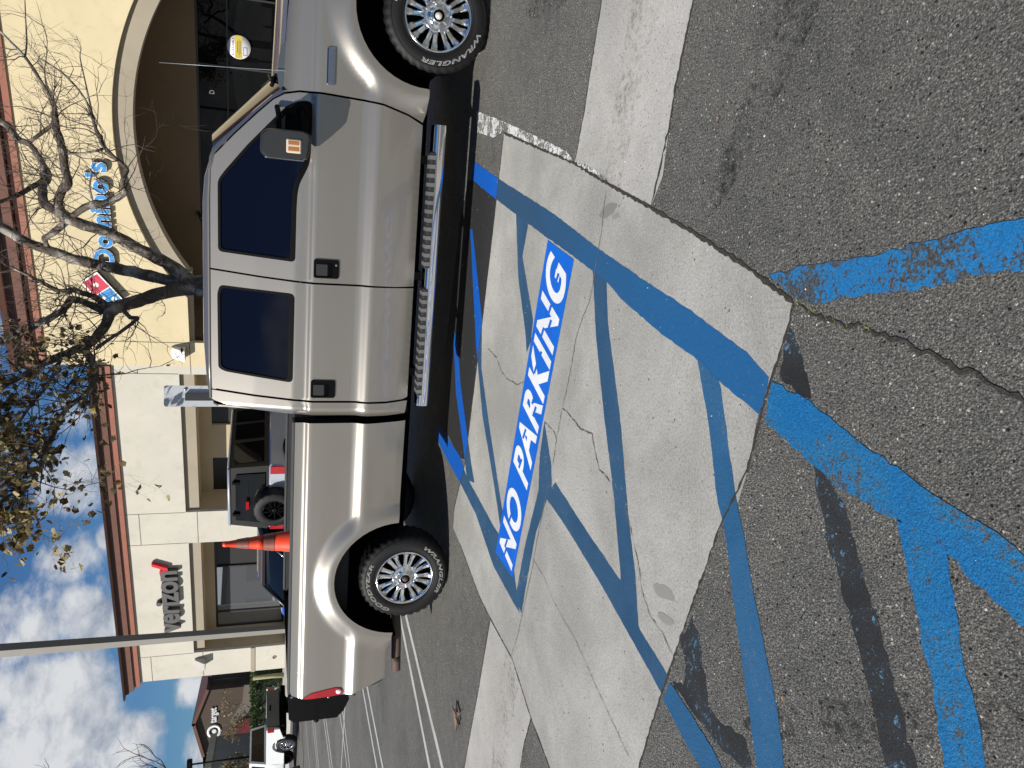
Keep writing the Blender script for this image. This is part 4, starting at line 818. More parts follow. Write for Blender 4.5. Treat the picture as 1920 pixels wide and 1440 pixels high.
# wheels
def wheel(name, parent, loc, sg, R=.385, rr=.238, tw=.26, words=(), chrome='wheel_chrome', rz=0, blocks=36, detail=True):
    w = empty(name, loc, rz, parent)
    S_ = -sg   # outward direction in Y
    t = MB()
    pr = [(rr-.006, -.012), (rr+.004, 0), (rr+.022, .010), (rr+.05, .014), (rr+.085, .010), (R-.034, -.002), (R-.018, -.014), (R-.006, -.030), (R-.004, -.05), (R-.004, -.13), (R-.004, -tw+.05), (R-.012, -tw+.02), (R-.06, -tw), (rr, -tw+.02)]
    nb = blocks*4
    def jit(j, k):
        if j in (7, 8, 9, 10, 11): return 0 if (k+j) % 4 in (0, 1) else -.011
        if j == 6: return .006 if (k) % 4 in (0, 1) else -.006
        return 0
    t.lathe([(r, S_*h) for r, h in pr], nb, jit=jit)
    t.build('tyre', M['rubber'], w)
    if detail:
        t = MB()
        for r in (rr+.014, R-.047): t.lathe([(r-.002, S_*.0135), (r, S_*.016), (r+.002, S_*.0135)], 72)
        t.build('sidewall_ring', M['rubber'], w)
    r = MB()
    r.lathe([(q, S_*h) for q, h in [(rr+.003, -.004), (rr+.004, .006), (rr-.004, .010), (rr-.012, .003), (rr-.016, -.012), (rr-.020, -.06), (rr-.03, -.20)]], 72)
    r.build('rim', M[chrome], w)
    r = MB(); r.lathe([(0, S_*-.085), (rr-.02, S_*-.085)], 40); r.build('brake_disc', M['void'], w)
    r = MB(); k = 16 if detail else 10
    for i in range(k):
        pair = (i % 2)*2-1; a = 2*pi*i/k+pair*(.035 if detail else 0)
        ca, sa = cos(a), sin(a)
        def pt(rad, side, h): return (rad*ca-side*sa, S_*h, rad*sa+side*ca)
        w0, w1 = (.0165, .0265) if detail else (.016, .024)
        st = [(.075, w0*1.3, -.020, .03), (.12, w0, -.012, .03), (.17, w0*1.1, -.018, .03), (.205, w1*.9, -.016, .03), (rr-.012, w1, -.006, .035)]
        vs = []
        for (rad, hw, h, th) in st: vs += [pt(rad, -hw, h-.012), pt(rad, -hw*.45, h), pt(rad, hw*.45, h), pt(rad, hw, h-.012), pt(rad, hw*.9, h-th), pt(rad, -hw*.9, h-th)]
        r.add(vs, [(6*q+z, 6*q+(z+1) % 6, 6*q+6+(z+1) % 6, 6*q+6+z) for q in range(4) for z in range(6)], 0, False)
    r.build('spokes', M[chrome], w)
    if detail:
        r = MB(); r.lathe([(q, S_*h) for q, h in [(.105, -.03), (.103, -.008), (.097, -.004), (.094, -.016), (.088, -.018), (.058, -.010), (.052, .006), (.050, .022), (.046, .026), (.040, .026)]], 48); r.build('hub', M[chrome], w)
        for i in range(8):
            a = 2*pi*(i+.3)/8; r = MB(); c = (.075*cos(a), 0, .075*sin(a)); r.lathe([(q, S_*h) for q, h in [(.013, -.02), (.013, -.012), (.0085, -.011), (.0085, .008), (.006, .012), (0, .013)]], 8, c=c, smooth=False); r.build('lug_nut', M[chrome], w)
        r = MB(); r.lathe([(q, S_*h) for q, h in [(.041, .025), (.036, .012), (.030, .010), (.026, .012)]], 32); r.build('hub_cap', M['void'], w)
        r = MB(); r.lathe([(q, S_*h) for q, h in [(.026, .010), (.024, .024), (.017, .034), (0, .037)]], 24); r.build('hub_center', M['capgrey'] if loc[0] > 2 and 'capgrey' in M else M['rust'], w)
    else:
        r = MB(); r.lathe([(q, S_*h) for q, h in [(.06, -.02), (.055, .0), (.03, .006), (0, .007)]], 20); r.build('hub', M[chrome], w)
    for (txt, a0, arc) in words:      # raised white outline lettering, clockwise with tops outwards (seen from outside)
        me, (x0, x1, y0, y1) = textmesh(txt, 1, 0, 0, .25, outline=.020, spacing=1.08, res=3)
        rb = rr+.058; hh = .030
        def mp(x, y, z):
            a = a0-arc*(x-x0)/(x1-x0); rad = rb+hh*(y-y0)/(y1-y0); return (rad*cos(a), S_*(.0135+max(0, z)*.03), rad*sin(a))
        placetext('tyre_lettering', me, mp, M['white_tyre'] if 'white_tyre' in M else M['white_sign'], w)
    return w
wheel('wheel', TR, (4.38, -.93, .385), 1, words=(('WRANGLER', radians(-105), radians(94)), ('GOODYEAR', radians(80), radians(92))))
wheel('wheel', TR, (0, -.93, .385), 1, words=(('GOODYEAR', radians(157), radians(94)), ('WRANGLER', radians(-29), radians(90))))
wheel('wheel', TR, (4.38, .93, .385), -1); wheel('wheel', TR, (0, .93, .385), -1)
# traffic cone standing in the bed
CN = empty('traffic_cone', (TR.location.x, TR.location.y, 0)); 
cx, cy = .045, -.22
R3 = Matrix.Rotation(-.262, 4, 'Z'); p = R3 @ Vector((cx, cy, 0)); CN.location = (TR.location.x+p.x, TR.location.y+p.y, .868)
tag(CN, 'tall orange traffic cone standing in the bed of the pewter pickup', 'traffic cone')
m = MB(); m.box(-.19, .19, -.19, .19, 0, .03); m.build('base', M['orange'], CN)
def cr_(h): return .155-(.155-.022)*h/.97
m = MB(); m.lathe([(cr_(h)+o, h) for h, o in [(.03, .02), (.05, 0), (.56, 0), (.562, -.004), (.66, -.004), (.662, 0), (.70, 0), (.96, 0), (.965, .004), (.99, .003), (.995, -.004), (.99, -.012)]], 32, axis='Z'); m.build('cone_body', M['orange'], CN)
m = MB(); m.lathe([(cr_(h)+.0035, h) for h in (.565, .60, .655)], 32, axis='Z'); m.build('reflective_collar', M['collar'], CN)
m = MB(); m.lathe([(cr_(h)+.0035, h) for h in (.78, .80, .88)], 32, axis='Z'); m.build('reflective_collar', M['collar'], CN)
# ------------------------------------------------------------ shop building
BLoc = (-12.78, 35.79, 0); BR = -.505
def frame_building(name, label): return tag(empty(name, BLoc, BR), label, 'shop building')
tag(sheet('sidewalk', [gp(s, d) for s, d in ((-60, 22.9), (60, 22.9), (60, 60), (-60, 60))], .575, M['walk']), kind='structure')
m = MB()
a, b, c_, d_ = gp(-60, 22.9), gp(60, 22.9), gp(60, 22.75), gp(-60, 22.75)
m.add([(a[0], a[1], .575), (b[0], b[1], .575), (c_[0], c_[1], .572), (d_[0], d_[1], .572), (c_[0], c_[1], .2), (d_[0], d_[1], .2)], [(0, 1, 2, 3), (3, 2, 4, 5)])
tag(m.build('kerb', M['gutter']), kind='structure')
VB = frame_building('shop_unit', 'pale stucco shop unit with terracotta cornice and dark grey wall lettering')
DB = frame_building('shop_unit', 'taller cream stucco shop unit with wide arched entrance and blue wall lettering')
flat = lambda d: (lambda x, z: d)
def wall(name, out, holes, d, th, mat, par): return skin(name, out, holes, flat(d), th, mat, par, step=50, cols=False, smooth=False)
wall('wall', [(0, .5), (1.45, .5), (1.45, 4.28), (7.42, 4.28), (7.42, .5), (8.92, .5), (8.92, 4.33), (14.86, 4.33), (14.86, .5), (15.19, .5), (15.19, 6.42), (0, 6.42)], [], 0, .15, M['pale'], VB)
for (a, b) in ((1.45, 7.42), (8.92, 14.86)):
    m = MB(); m.box(a-.3, b+.3, .155, .60, 3.86, 4.40); m.build('lintel', M['taupe'], VB)
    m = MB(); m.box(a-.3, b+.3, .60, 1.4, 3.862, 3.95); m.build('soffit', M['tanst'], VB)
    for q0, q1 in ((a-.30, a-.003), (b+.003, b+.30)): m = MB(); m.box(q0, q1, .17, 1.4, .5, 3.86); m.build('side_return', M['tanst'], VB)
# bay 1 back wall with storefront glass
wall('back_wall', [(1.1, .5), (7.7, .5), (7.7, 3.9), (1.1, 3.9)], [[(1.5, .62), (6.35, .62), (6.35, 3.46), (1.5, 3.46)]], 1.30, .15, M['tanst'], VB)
m = MB(); m.box(1.5, 4.97, 1.36, 1.372, .62, 3.46); g1 = m.build('shop_window', M['mirrorglass'], VB)
m = MB(); m.box(4.97, 6.35, 1.38, 1.392, .62, 3.46); g2 = m.build('shop_window', M['frame'], VB)
m = MB()
for x in (1.5, 2.35, 4.93): m.box(x, x+.06, 1.31, 1.40, .62, 3.46)
m.box(1.5, 6.35, 1.312, 1.40, .62, .72); m.box(1.5, 6.35, 1.312, 1.40, 3.38, 3.46); m.build('window_frame', M['frame'], g1)
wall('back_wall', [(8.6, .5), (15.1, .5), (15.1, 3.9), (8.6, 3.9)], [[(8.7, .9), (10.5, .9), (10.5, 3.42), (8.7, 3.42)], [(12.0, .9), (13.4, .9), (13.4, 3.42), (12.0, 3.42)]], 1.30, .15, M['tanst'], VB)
for a, b in ((8.7, 10.5), (12., 13.4)):
    m = MB(); m.box(a, b, 1.40, 1.412, .9, 3.42); g = m.build('shop_window', M['frame'], VB)
m = MB()
for x in (0.0, 7.45, 8.90, 14.88):
    pass
def groove(par, segs):
    m = MB()
    for (x0, z0, x1, z1) in segs:
        w = .012
        if x0 == x1: m.box(x0-w, x0+w, -.004, .002, z0, z1)
        else: m.box(x0, x1, -.0045, .002, z0-w, z0+w)
    return m.build('wall_joint', M['groove'], par)
groove(VB, [(0, 3.93, 1.44, 3.93), (7.43, 3.93, 8.91, 3.93), (14.87, 3.95, 15.18, 3.95), (1.44, 4.3, 1.44, 6.40), (7.43, 4.3, 7.43, 6.40), (8.91, 4.35, 8.91, 6.40), (14.87, 4.35, 14.87, 6.4), (0, 5.95, 1.43, 5.95), (7.44, 5.95, 8.9, 5.95)])
m = MB(); m.box(-.012, 1.44, -.035, .001, 1.83, 2.0); m.build('ledge', M['taupe'], VB)
m = MB(); m.box(0, .30, .152, 15, .5, 6.42); m.box(0, 15.2, 14.7, 15, .5, 6.42); m.build('side_wall', M['pale'], VB)
m = MB(); m.box(0, 15.19, -.1, 15, 6.60, 6.98); m.build('roof', M['roofing'], VB)
m = MB(); m.box(1.5, 15, 1.5, 14.6, .5, 6.3); m.build('interior', M['inside'], VB)
def cornice(par, x0, x1, zb, zt, left, k=1):
    bands = [(-.13, zb, zb+.20*k, 'copper1'), (-.07, zb+.20*k, zb+.235*k, 'copper3'), (-.26*k, zb+.235*k, zb+.43*k, 'copper2'), (-.33*k, zb+.43*k, zb+.555*k, 'copper3'), (-.50*k, zb+.555*k, zt, 'copper2')]
    for d, a, b, mt in bands:
        m = MB(); m.prism([(.02, a+.001), (d*.86, a+.001), (d, b-.001), (.02, b-.001)], x0+(d if left else 0), x1, axis='X')
        m.v = [(x, y, z) for x, y, z in m.v]
        if left:
            m.box(x0+d, x0-.003, .021, 15, a+.001, b-.001)
        m.build('cornice_band', M[mt], par)
cornice(VB, 0, 15.19, 6.42, 7.04, True)
# cream unit
RO, RI = 8.30, 7.62
def arcpts(R, cz, z0, k=40, cx=22.9):
    h = sqrt(R*R-(z0-cz)**2); a = math.asin((z0-cz)/R)
    return [(cx-R*cos(t), cz+R*sin(t)) for t in [a+(pi-2*a)*i/k for i in range(k+1)]]
ao = arcpts(RO, -2.53, 3.96)
wall('wall', [(15.2, .5), (16.1, .5), (16.1, 3.95)]+[p for p in ao]+[(29.7, 3.95), (29.7, .5), (40, .5), (40, 8.27), (15.2, 8.27)], [], -.05, .17, M['cream'], DB)
ai = arcpts(RI, -2.37, 3.9)
wall('arch_band', [(15.9, 3.82), (16.1, 3.82)]+[(ai[0][0], 3.82)]+ai+[(ai[-1][0], 3.82), (29.7, 3.82), (29.9, 3.82), (29.9, 6.1), (15.9, 6.1)], [], .122, .45, M['taupe'], DB)
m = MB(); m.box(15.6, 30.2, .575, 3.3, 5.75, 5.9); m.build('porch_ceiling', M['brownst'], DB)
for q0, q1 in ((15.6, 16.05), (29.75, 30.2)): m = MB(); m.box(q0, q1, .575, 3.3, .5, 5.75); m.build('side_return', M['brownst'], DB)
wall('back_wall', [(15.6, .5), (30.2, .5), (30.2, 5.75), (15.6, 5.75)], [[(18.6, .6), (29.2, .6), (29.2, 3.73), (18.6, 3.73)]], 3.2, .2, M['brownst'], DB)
m = MB(); m.box(18.6, 29.2, 3.27, 3.285, .6, 3.73); g = m.build('shop_window', M['shopglass'], DB)
m = MB()
for x in (18.6, 20.3, 22.4, 24.5, 26.6, 29.1): m.box(x, x+.06, 3.205, 3.30, .6, 3.73)
m.box(18.6, 29.2, 3.207, 3.30, .6, .7); m.box(18.6, 29.2, 3.207, 3.30, 3.66, 3.73); m.box(18.6, 29.2, 3.207, 3.30, 2.75, 2.80); m.build('window_frame', M['frame'], g)
m = MB(); m.box(15.20, 15.5, .125, 15, .5, 8.27); m.box(39.7, 40, .125, 15, .5, 8.27); m.box(15.2, 40, 14.7, 15, .5, 8.27); m.build('side_wall', M['cream'], DB)
m = MB(); m.box(15.25, 40, -.04, 15, 8.30, 8.9); m.build('roof', M['roofing'], DB)
m = MB(); m.box(15.55, 39.6, 3.45, 14.6, .5, 8.1); m.build('interior', M['inside'], DB)
cornice(DB, 15.2, 40, 8.27, 9.15, False, 1.32)
m = MB(); w = .012
m.box(16.09-w, 16.09+w, -.0545, -.048, 3.96, 8.25); m.box(15.2, 16.08, -.054, -.048, 3.95-w, 3.95+w); m.build('wall_joint', M['groove'], DB)
def onwall(s, d, z):     # point on the facade in world space
    return (BLoc[0]+cos(BR)*s-sin(BR)*d, BLoc[1]+sin(BR)*s+cos(BR)*d, z)
# wall lights, vent, camera
for (s, z, lab) in ((15.75, 4.28, 'white wedge wall light on the cream shop beside the tree'), (.92, 4.02, 'grey wedge wall light at the left end of the pale shop')):
    o = tag(empty('wall_light', onwall(s, -.05 if s > 2 else 0, z), BR), lab, 'wall light', 'wedge wall lights')
    m = MB(); m.add([(-.2, 0, .24), (.2, 0, .24), (.2, 0, -.2), (-.2, 0, -.2), (-.2, -.12, .22), (.2, -.12, .22), (.2, -.36, -.14), (-.2, -.36, -.14), (.2, -.36, -.2), (-.2, -.36, -.2)], [(0, 1, 5, 4), (4, 5, 6, 7), (7, 6, 8, 9), (9, 8, 2, 3), (0, 4, 7, 9, 3), (1, 5, 6, 8, 2), (0, 1, 2, 3)])
    m.build('housing', simple('light_housing_%d' % int(s), (.62, .62, .60) if s > 2 else (.36, .34, .31), .5), o)
    m = MB(); m.box(-.16, .16, -.32, -.04, -.2055, -.2005); m.build('lens', M['collar'], o)
o = tag(empty('wall_vent', onwall(.74, 0, 1.02), BR), 'small round dark vent low on the pale shop wall', 'vent')
m = MB(); m.lathe([(.09, 0), (.09, -.03), (.065, -.035), (.06, -.01), (0, -.01)], 20); m.build('vent_ring', M['taupe'], o); m = MB()
for k in (-.03, 0, .03): m.box(-.05, .05, -.02, -.012, k-.006, k+.006)
m.build('louvre', M['frame'], o)
o = tag(empty('security_camera', onwall(19.6, 3.1, 3.8), BR), 'black security camera under the arch of the cream shop', 'security camera')
m = MB(); m.box(-.05, .05, -.04, .1, -.05, .05); m.tube([(0, -.02, 0), (0, -.15, -.04)], .02, 8); m.build('bracket', M['frame'], o); m = MB(); m.cyl((-.0, -.10, -.05), (-.12, -.36, -.13), .055, 14); m.build('camera_body', M['frame'], o)
# wall lettering: each shop's sign is one thing
def local_text(txt, s0, s1, z0, z1, d0, depth, mat, par, name, offset=0, shear=0, spacing=1, ref=None):
    me, (x0, x1, y0, y1) = textmesh(txt, 1, .5, offset, shear, spacing=spacing)
    if ref: x0, x1, y0, y1 = ref
    zs = [v.co.z for v in me.vertices]; zmin, zmax = min(zs), max(zs)
    def mp(x, y, z): return (s0+(s1-s0)*(x-x0)/(x1-x0), d0-depth*(z-zmin)/(zmax-zmin), z0+(z1-z0)*(y-y0)/(y1-y0))
    return placetext(name, me, mp, mat, par), (x0, x1, y0, y1)
navy = simple('sign_return_navy', (.02, .03, .05), .5); blue = simple('sign_face_blue', (.02, .21, .50), .4, var=.1); wht = simple('sign_white', (.80, .80, .78), .45, var=.05); red = simple('sign_face_red', (.48, .012, .045), .4, var=.08)
o = tag(empty('blue_wall_sign', BLoc, BR), 'blue bubble letters with white outline on the cream shop above the arch', 'shop sign')
mt, ref = textmesh('Domino\'s', 1, 0, .0, 0, spacing=1.12); bpy.data.meshes.remove(mt)
local_text("Domino's", 18.80, 21.92, 6.02, 6.56, -.07, .12, navy, o, 'letter_return', .054, 0, 1.12, ref)
local_text("Domino's", 18.80, 21.92, 6.02, 6.56, -.192, .012, wht, o, 'letter_outline', .050, 0, 1.12, ref)
local_text("Domino's", 18.80, 21.92, 6.02, 6.56, -.206, .010, blue, o, 'letter_face', .030, 0, 1.12, ref)
o = tag(empty('tile_logo_sign', onwall(17.92, -.05, 6.40), BR), 'tilted red and blue two square logo sign with white dots on the cream shop', 'logo sign')
ang = atan2(.33, .44)
def rot(p, d): return (p[0]*cos(ang)-p[1]*sin(ang), -d, p[0]*sin(ang)+p[1]*cos(ang))
def plate(name, x0, x1, y0, y1, d0, d1, mat, r=.03):
    m = MB(); pl = rnd_corners([(x0, y0), (x1, y0), (x1, y1), (x0, y1)], r); n = len(pl)
    m.add([rot(p, d0) for p in pl]+[rot(p, d1) for p in pl], [tuple(range(n)), tuple(range(2*n-1, n-1, -1))]+[(i, (i+1) % n, n+(i+1) % n, n+i) for i in range(n)]); return m.build(name, mat, o)
plate('panel_return', -.57, .57, -.30, .30, .02, .19, navy); plate('panel_border', -.575, .575, -.305, .305, .192, .205, wht)
plate('red_square', .015, .53, -.26, .26, .207, .214, red); plate('blue_square', -.53, -.015, -.26, .26, .207, .214, blue)
for (x, y) in ((.27, 0), (-.17, .12), (-.38, -.11)):
    m = MB(); n = 20; m.add([rot((x+.075*cos(2*pi*k/n), y+.075*sin(2*pi*k/n)), .2165) for k in range(n)], [tuple(range(n))]); m.build('dot', wht, o)
grey = simple('sign_letter_grey', (.045, .043, .042), .5); greyf = simple('sign_face_grey', (.075, .072, .07), .5)
o = tag(empty('dark_wall_sign', BLoc, BR), 'dark grey lower case letters with a red tick mark on the pale shop', 'shop sign')
mt, ref = textmesh('verizon', 1, 0, .0, 0, spacing=.95); bpy.data.meshes.remove(mt)
local_text('verizon', 2.95, 6.20, 4.74, 5.52, -.03, .16, grey, o, 'letter_return', .034, 0, .95, ref)
local_text('verizon', 2.95, 6.20, 4.74, 5.52, -.193, .008, greyf, o, 'letter_face', .028, 0, .95, ref)
m = MB(); ck = [(6.05, 5.36), (6.18, 5.36), (6.29, 5.20), (6.50, 5.62), (6.63, 5.62), (6.36, 5.06), (6.24, 5.06)]
m.prism(ck, -.19, -.03); m.build('tick_mark', simple('tick_red', (.52, .012, .02), .4), o)
# things on the dark shop windows
dec = tag(empty('window_decal', onwall(25.18, 3.20, 2.42), BR), 'round white and yellow AVAILABLE sticker on the dark shop window under the arch', 'sticker')
m = MB(); m.lathe([(.36, 0), (.36, -.004), (0, -.0045)], 40); m.build('disc', simple('decal_white', (.62, .62, .66), .5), dec)
m = MB(); pl = [(x, z) for x, z in [(-.33, .12), (.33, .12), (.345, .0), (.33, -.10), (-.33, -.10), (-.345, 0)]]; m.prism(pl, -.0075, -.005); m.build('yellow_band', simple('decal_yellow', (.42, .33, .02), .5), dec)
def dtext(txt, x0, x1, z0, z1, mat, nm):
    me, (a, b, c, d) = textmesh(txt, 1, 0, .01)
    placetext(nm, me, lambda x, y, z: (x0+(x1-x0)*(x-a)/(b-a), -.0095, z0+(z1-z0)*(y-c)/(d-c)), mat, dec)
dk = simple('decal_print', (.10, .08, .11), .6)
dtext('AVAILABLE', -.27, .27, .145, .215, dk, 'decal_lettering')
m = MB(); m.box(-.18, .18, -.0105, -.0078, .03, .05); m.box(-.24, .24, -.0105, -.0078, -.015, .0); m.box(-.2, .2, -.0105, -.0078, -.06, -.045)
for (a, b, c, d) in ((-.22, .0, -.13, -.145), (-.22, .0, -.245, -.26), (-.235, -.22, -.13, -.26), (.0, .015, -.13, -.26)): m.box(a, b, -.0105, -.0078, min(c, d), max(c, d))
m.build('decal_print', dk, dec)
o = tag(empty('door_letter', onwall(23.70, 3.20, 3.27), BR), 'small white unit letter D high on the dark shop window', 'unit letter')
me, (a, b, c, d) = textmesh('D', 1, 0, .02); placetext('letter', me, lambda x, y, z: (-.06+.12*(x-a)/(b-a), -.006, -.08+.16*(y-c)/(d-c)), wht, o)
# ------------------------------------------------------------ trees
def mk_bark():
    t = NT('sycamore_bark'); a = t.noise(3.2, 6, .65, dist=.8); b = t.noise(14, 5, .65); f = t.noise(60, 4, .6)
    k = t.ramp(a, [(.40, (.070, .056, .044)), (.51, (.125, .105, .086)), (.59, (.28, .255, .22)), (.72, (.46, .43, .375))])
    k = t.mix(t.math('MULTIPLY', t.step(b, .5, .7), .5), k, (.13, .115, .095)); t.col(k); t.set(rough=.85, spec=.2); t.bump(t.math('ADD', b, f), .7, .03); return t.m
M['bark'] = mk_bark(); M['twig'] = simple('twig_bark', (.085, .065, .05), .85, var=.3, sc=8)
def mk_leaf(name, stops):
    t = NT(name); g = t.N.new('ShaderNodeNewGeometry'); t.col(t.ramp(g.outputs['Random Per Island'], stops)); t.set(rough=.6, spec=.3)
    tr = t.N.new('ShaderNodeBsdfTranslucent'); mx = t.N.new('ShaderNodeMixShader'); mx.inputs[0].default_value = .22
    rm = t.ramp(g.outputs['Random Per Island'], [(p, tuple(min(1, x*1.5) for x in c)) for p, c in stops]); t.L.new(rm, tr.inputs[0])
    out = [n for n in t.N if n.type == 'OUTPUT_MATERIAL'][0]; t.L.new(t.b.outputs[0], mx.inputs[1]); t.L.new(tr.outputs[0], mx.inputs[2]); t.L.new(mx.outputs[0], out.inputs[0]); return t.m
M['leaf_dry'] = mk_leaf('autumn_leaves', [(0, (.035, .025, .014)), (.2, (.10, .052, .022)), (.42, (.17, .125, .045)), (.65, (.26, .205, .085)), (.88, (.40, .33, .18)), (1, (.09, .10, .03))])
M['leaf_green'] = mk_leaf('hedge_leaves', [(0, (.015, .03, .008)), (.5, (.035, .065, .015)), (1, (.07, .10, .03))])
tree = tag(empty('sycamore_tree', (1.497, 13.0, 0)), 'half bare pale barked tree with brown leaves in front of the cream shop', 'tree')
off = Vector((1.497, 13.0, 0))
RT = random.Random(4)
limbs = {k: [(Vector(p)-off, r*(.84 if r > .03 else .9)) for p, r in v] for k, v in G['limbs'].items()}
trunk = MB(); tw = MB(); lf = MB(); branch_pts = []
trunk.tube([(0, 0, .0), (0, 0, .3), (.01, 0, 1.2), tuple(Vector(G['treebase'])-off), tuple(limbs['trunk'][1][0])], [.27, .22, .19, .18, .165], 14)
def smooth_path(v):
    pts = [p for p, r in v]; rs = [r for p, r in v]; out = []; ro = []
    for i in range(len(pts)-1):
        p0 = pts[max(0, i-1)]; p1 = pts[i]; p2 = pts[i+1]; p3 = pts[min(len(pts)-1, i+2)]
        k = 4 if rs[i] > .02 else 3
        for j in range(k):
            t = j/k; q = .5*((2*p1)+(p2-p0)*t+(2*p0-5*p1+4*p2-p3)*t*t+(3*p1-p0-3*p2+p3)*t**3)
            jj = rs[i]*.10; q = q+Vector((RT.uniform(-jj, jj), RT.uniform(-jj, jj), RT.uniform(-jj, jj))); out.append(q); ro.append((rs[i]*(1-t)+rs[i+1]*t)*RT.uniform(.92, 1.10))
    out.append(pts[-1]); ro.append(rs[-1]); return out, ro
for k, v in limbs.items():
    if k == 'trunk': continue
    p, r = smooth_path(v); trunk.tube(p, r, 10 if v[0][1] > .03 else 6)
    for a, b, rr_ in zip(p, p[1:], r): branch_pts.append((a, (b-a).normalized(), rr_, k))
def leaf(c, s, R):
    d = Vector((R.gauss(0, 1), R.gauss(0, 1), R.gauss(-.35, .8))).normalized(); u = d.cross(Vector((R.gauss(0, 1), R.gauss(0, 1), R.gauss(0, 1)))).normalized(); n = d.cross(u)
    cup = R.uniform(.05, .45)
    pr = [(0, 0), (.25, .34), (.48, .30), (.55, .48), (.78, .22), (1.0, 0), (.78, -.22), (.55, -.48), (.48, -.30), (.25, -.34)]
    vs = [c+(d*a+u*b+n*abs(b)*cup+n*(a*a*.25*R.uniform(-.6, .6)))*s for a, b in pr]; k = len(lf.v)
    lf.add(vs+[c+d*.5*s], [(i, (i+1) % 10, 10) for i in range(10)])
def grow(p, d, l, r, lvl, R, leafy):
    pts = [p]; dd = d.copy(); n = 5
    for i in range(n):
        dd = (dd+Vector((R.gauss(0, .22), R.gauss(0, .22), R.gauss(.05, .20)))).normalized(); pts.append(pts[-1]+dd*l/n)
    tw.tube(pts, [r*(1-.75*i/n) for i in range(n+1)], 4 if r < .008 else 5, caps=False)
    if lvl > 0:
        for i in range(1, n+1):
            if R.random() < .70:
                q = Vector((R.gauss(0, 1), R.gauss(0, 1), R.gauss(.1, 1))).normalized(); grow(pts[i], (dd*.75+q*.7).normalized(), l*R.uniform(.40, .65), r*.55, lvl-1, R, leafy)
    if lvl <= 1 and leafy > 0:
        for i in range(1, n+1):
            if R.random() < leafy: leaf(pts[i]+Vector((R.gauss(0, .03), R.gauss(0, .03), R.gauss(-.03, .03))), R.uniform(.055, .13), R)
def leafiness(pw):
    z = pw.z; x = pw.x
    if x > .75 or z < 3.0: return .0
    if x > .35: return .07
    return .13 if x > 0 else (.30 if z > 4.1 else .07)
for (p, d, r, k) in branch_pts:
    if k in ('L1', 'L2', 'L3') and (p.z < 2.7): continue
    pw = p+off
    dens = .42 if k in ('L1', 'L1b', 'L1c', 'L1s', 'L1b3', 'L1c2', 'L1c3', 'L1c4') else (.65 if k.startswith('L3') else .25)
    if pw.x < .3 and pw.z > 3.6: dens = 1.45
    for _ in range(2):
        if RT.random() < dens*.70:
            q = Vector((RT.gauss(0, 1), RT.gauss(0, .8), RT.gauss(.55, .8))).normalized()
            sz = RT.uniform(.3, .95)*(1.15 if dens > 1 else 1)
            grow(p, (d*.5+q).normalized(), sz, min(r*.5, RT.uniform(.006, .012)), 2 if RT.random() < .45 else 1, RT, leafiness(pw))
trunk.build('trunk', M['bark'], tree); tw.build('twig', M['twig'], tree); lf.build('crown', M['leaf_dry'], tree, smooth=False)
def bare_tree(name, loc, h, spread, seed, label, leafm=None, leafn=0, group=None, tr=.16, mat='bark', ls=.12):
    R = random.Random(seed); o = tag(empty(name, loc), label, 'tree', group); t = MB(); w = MB(); l = MB(); tips = []
    def g(p, d, ln, r, lv):
        pts = [p]; dd = d
        for i in range(4): dd = (dd+Vector((R.gauss(0, .13), R.gauss(0, .13), R.gauss(.04, .1)))).normalized(); pts.append(pts[-1]+dd*ln/4)
        t.tube(pts, [r*(1-.4*i/4) for i in range(5)], 8 if r > .05 else 4, 0 if r > .02 else 1, caps=False)
        if lv == 0: tips.extend(pts[2:]); return
        for k in range(R.choice((3, 3, 4))):
            a = R.uniform(0, 6.28); q = Vector((cos(a), sin(a), R.uniform(.0, .9))).normalized(); g(pts[-1 if k < 2 else R.choice((2, 3))], (dd*.6+q*spread).normalized(), ln*R.uniform(.55, .75), r*.55, lv-1)
    g(Vector((0, 0, 0)), Vector((0, 0, 1)), h*.36, tr, 5)
    t.build('trunk', [M[mat], M['twig']], o)
    if leafn:
        for i in range(leafn):
            p = R.choice(tips); c = p+Vector((R.gauss(0, .22), R.gauss(0, .22), R.gauss(0, .18))); a = Vector((R.gauss(0, 1), R.gauss(0, 1), R.gauss(0, 1))).normalized(); b = a.cross(Vector((R.gauss(0, 1), R.gauss(0, 1), 1))).normalized(); s = ls*R.uniform(.6, 1.3)
            l.add([c-a*s, c+b*s*.6, c+a*s, c-b*s*.6], [(0, 1, 2, 3)])
        l.build('crown', leafm, o, smooth=False)
    return o
bare_tree('bare_tree', (-12.75, 26.2, .3), 9.9, .75, 5, 'bare twiggy treetop at the far left against the clouds', tr=.14)
bare_tree('young_tree', (-32.0, 78, .42), 6.0, .85, 8, 'thin bare tree in front of the far brown store', M['leaf_dry'], 500, tr=.10, ls=.10)
bare_tree('young_tree', (-37.0, 76, .42), 5.2, .8, 9, 'small leafy tree left of the far brown store beside the lamp post', M['leaf_dry'], 1300, tr=.10, ls=.13)
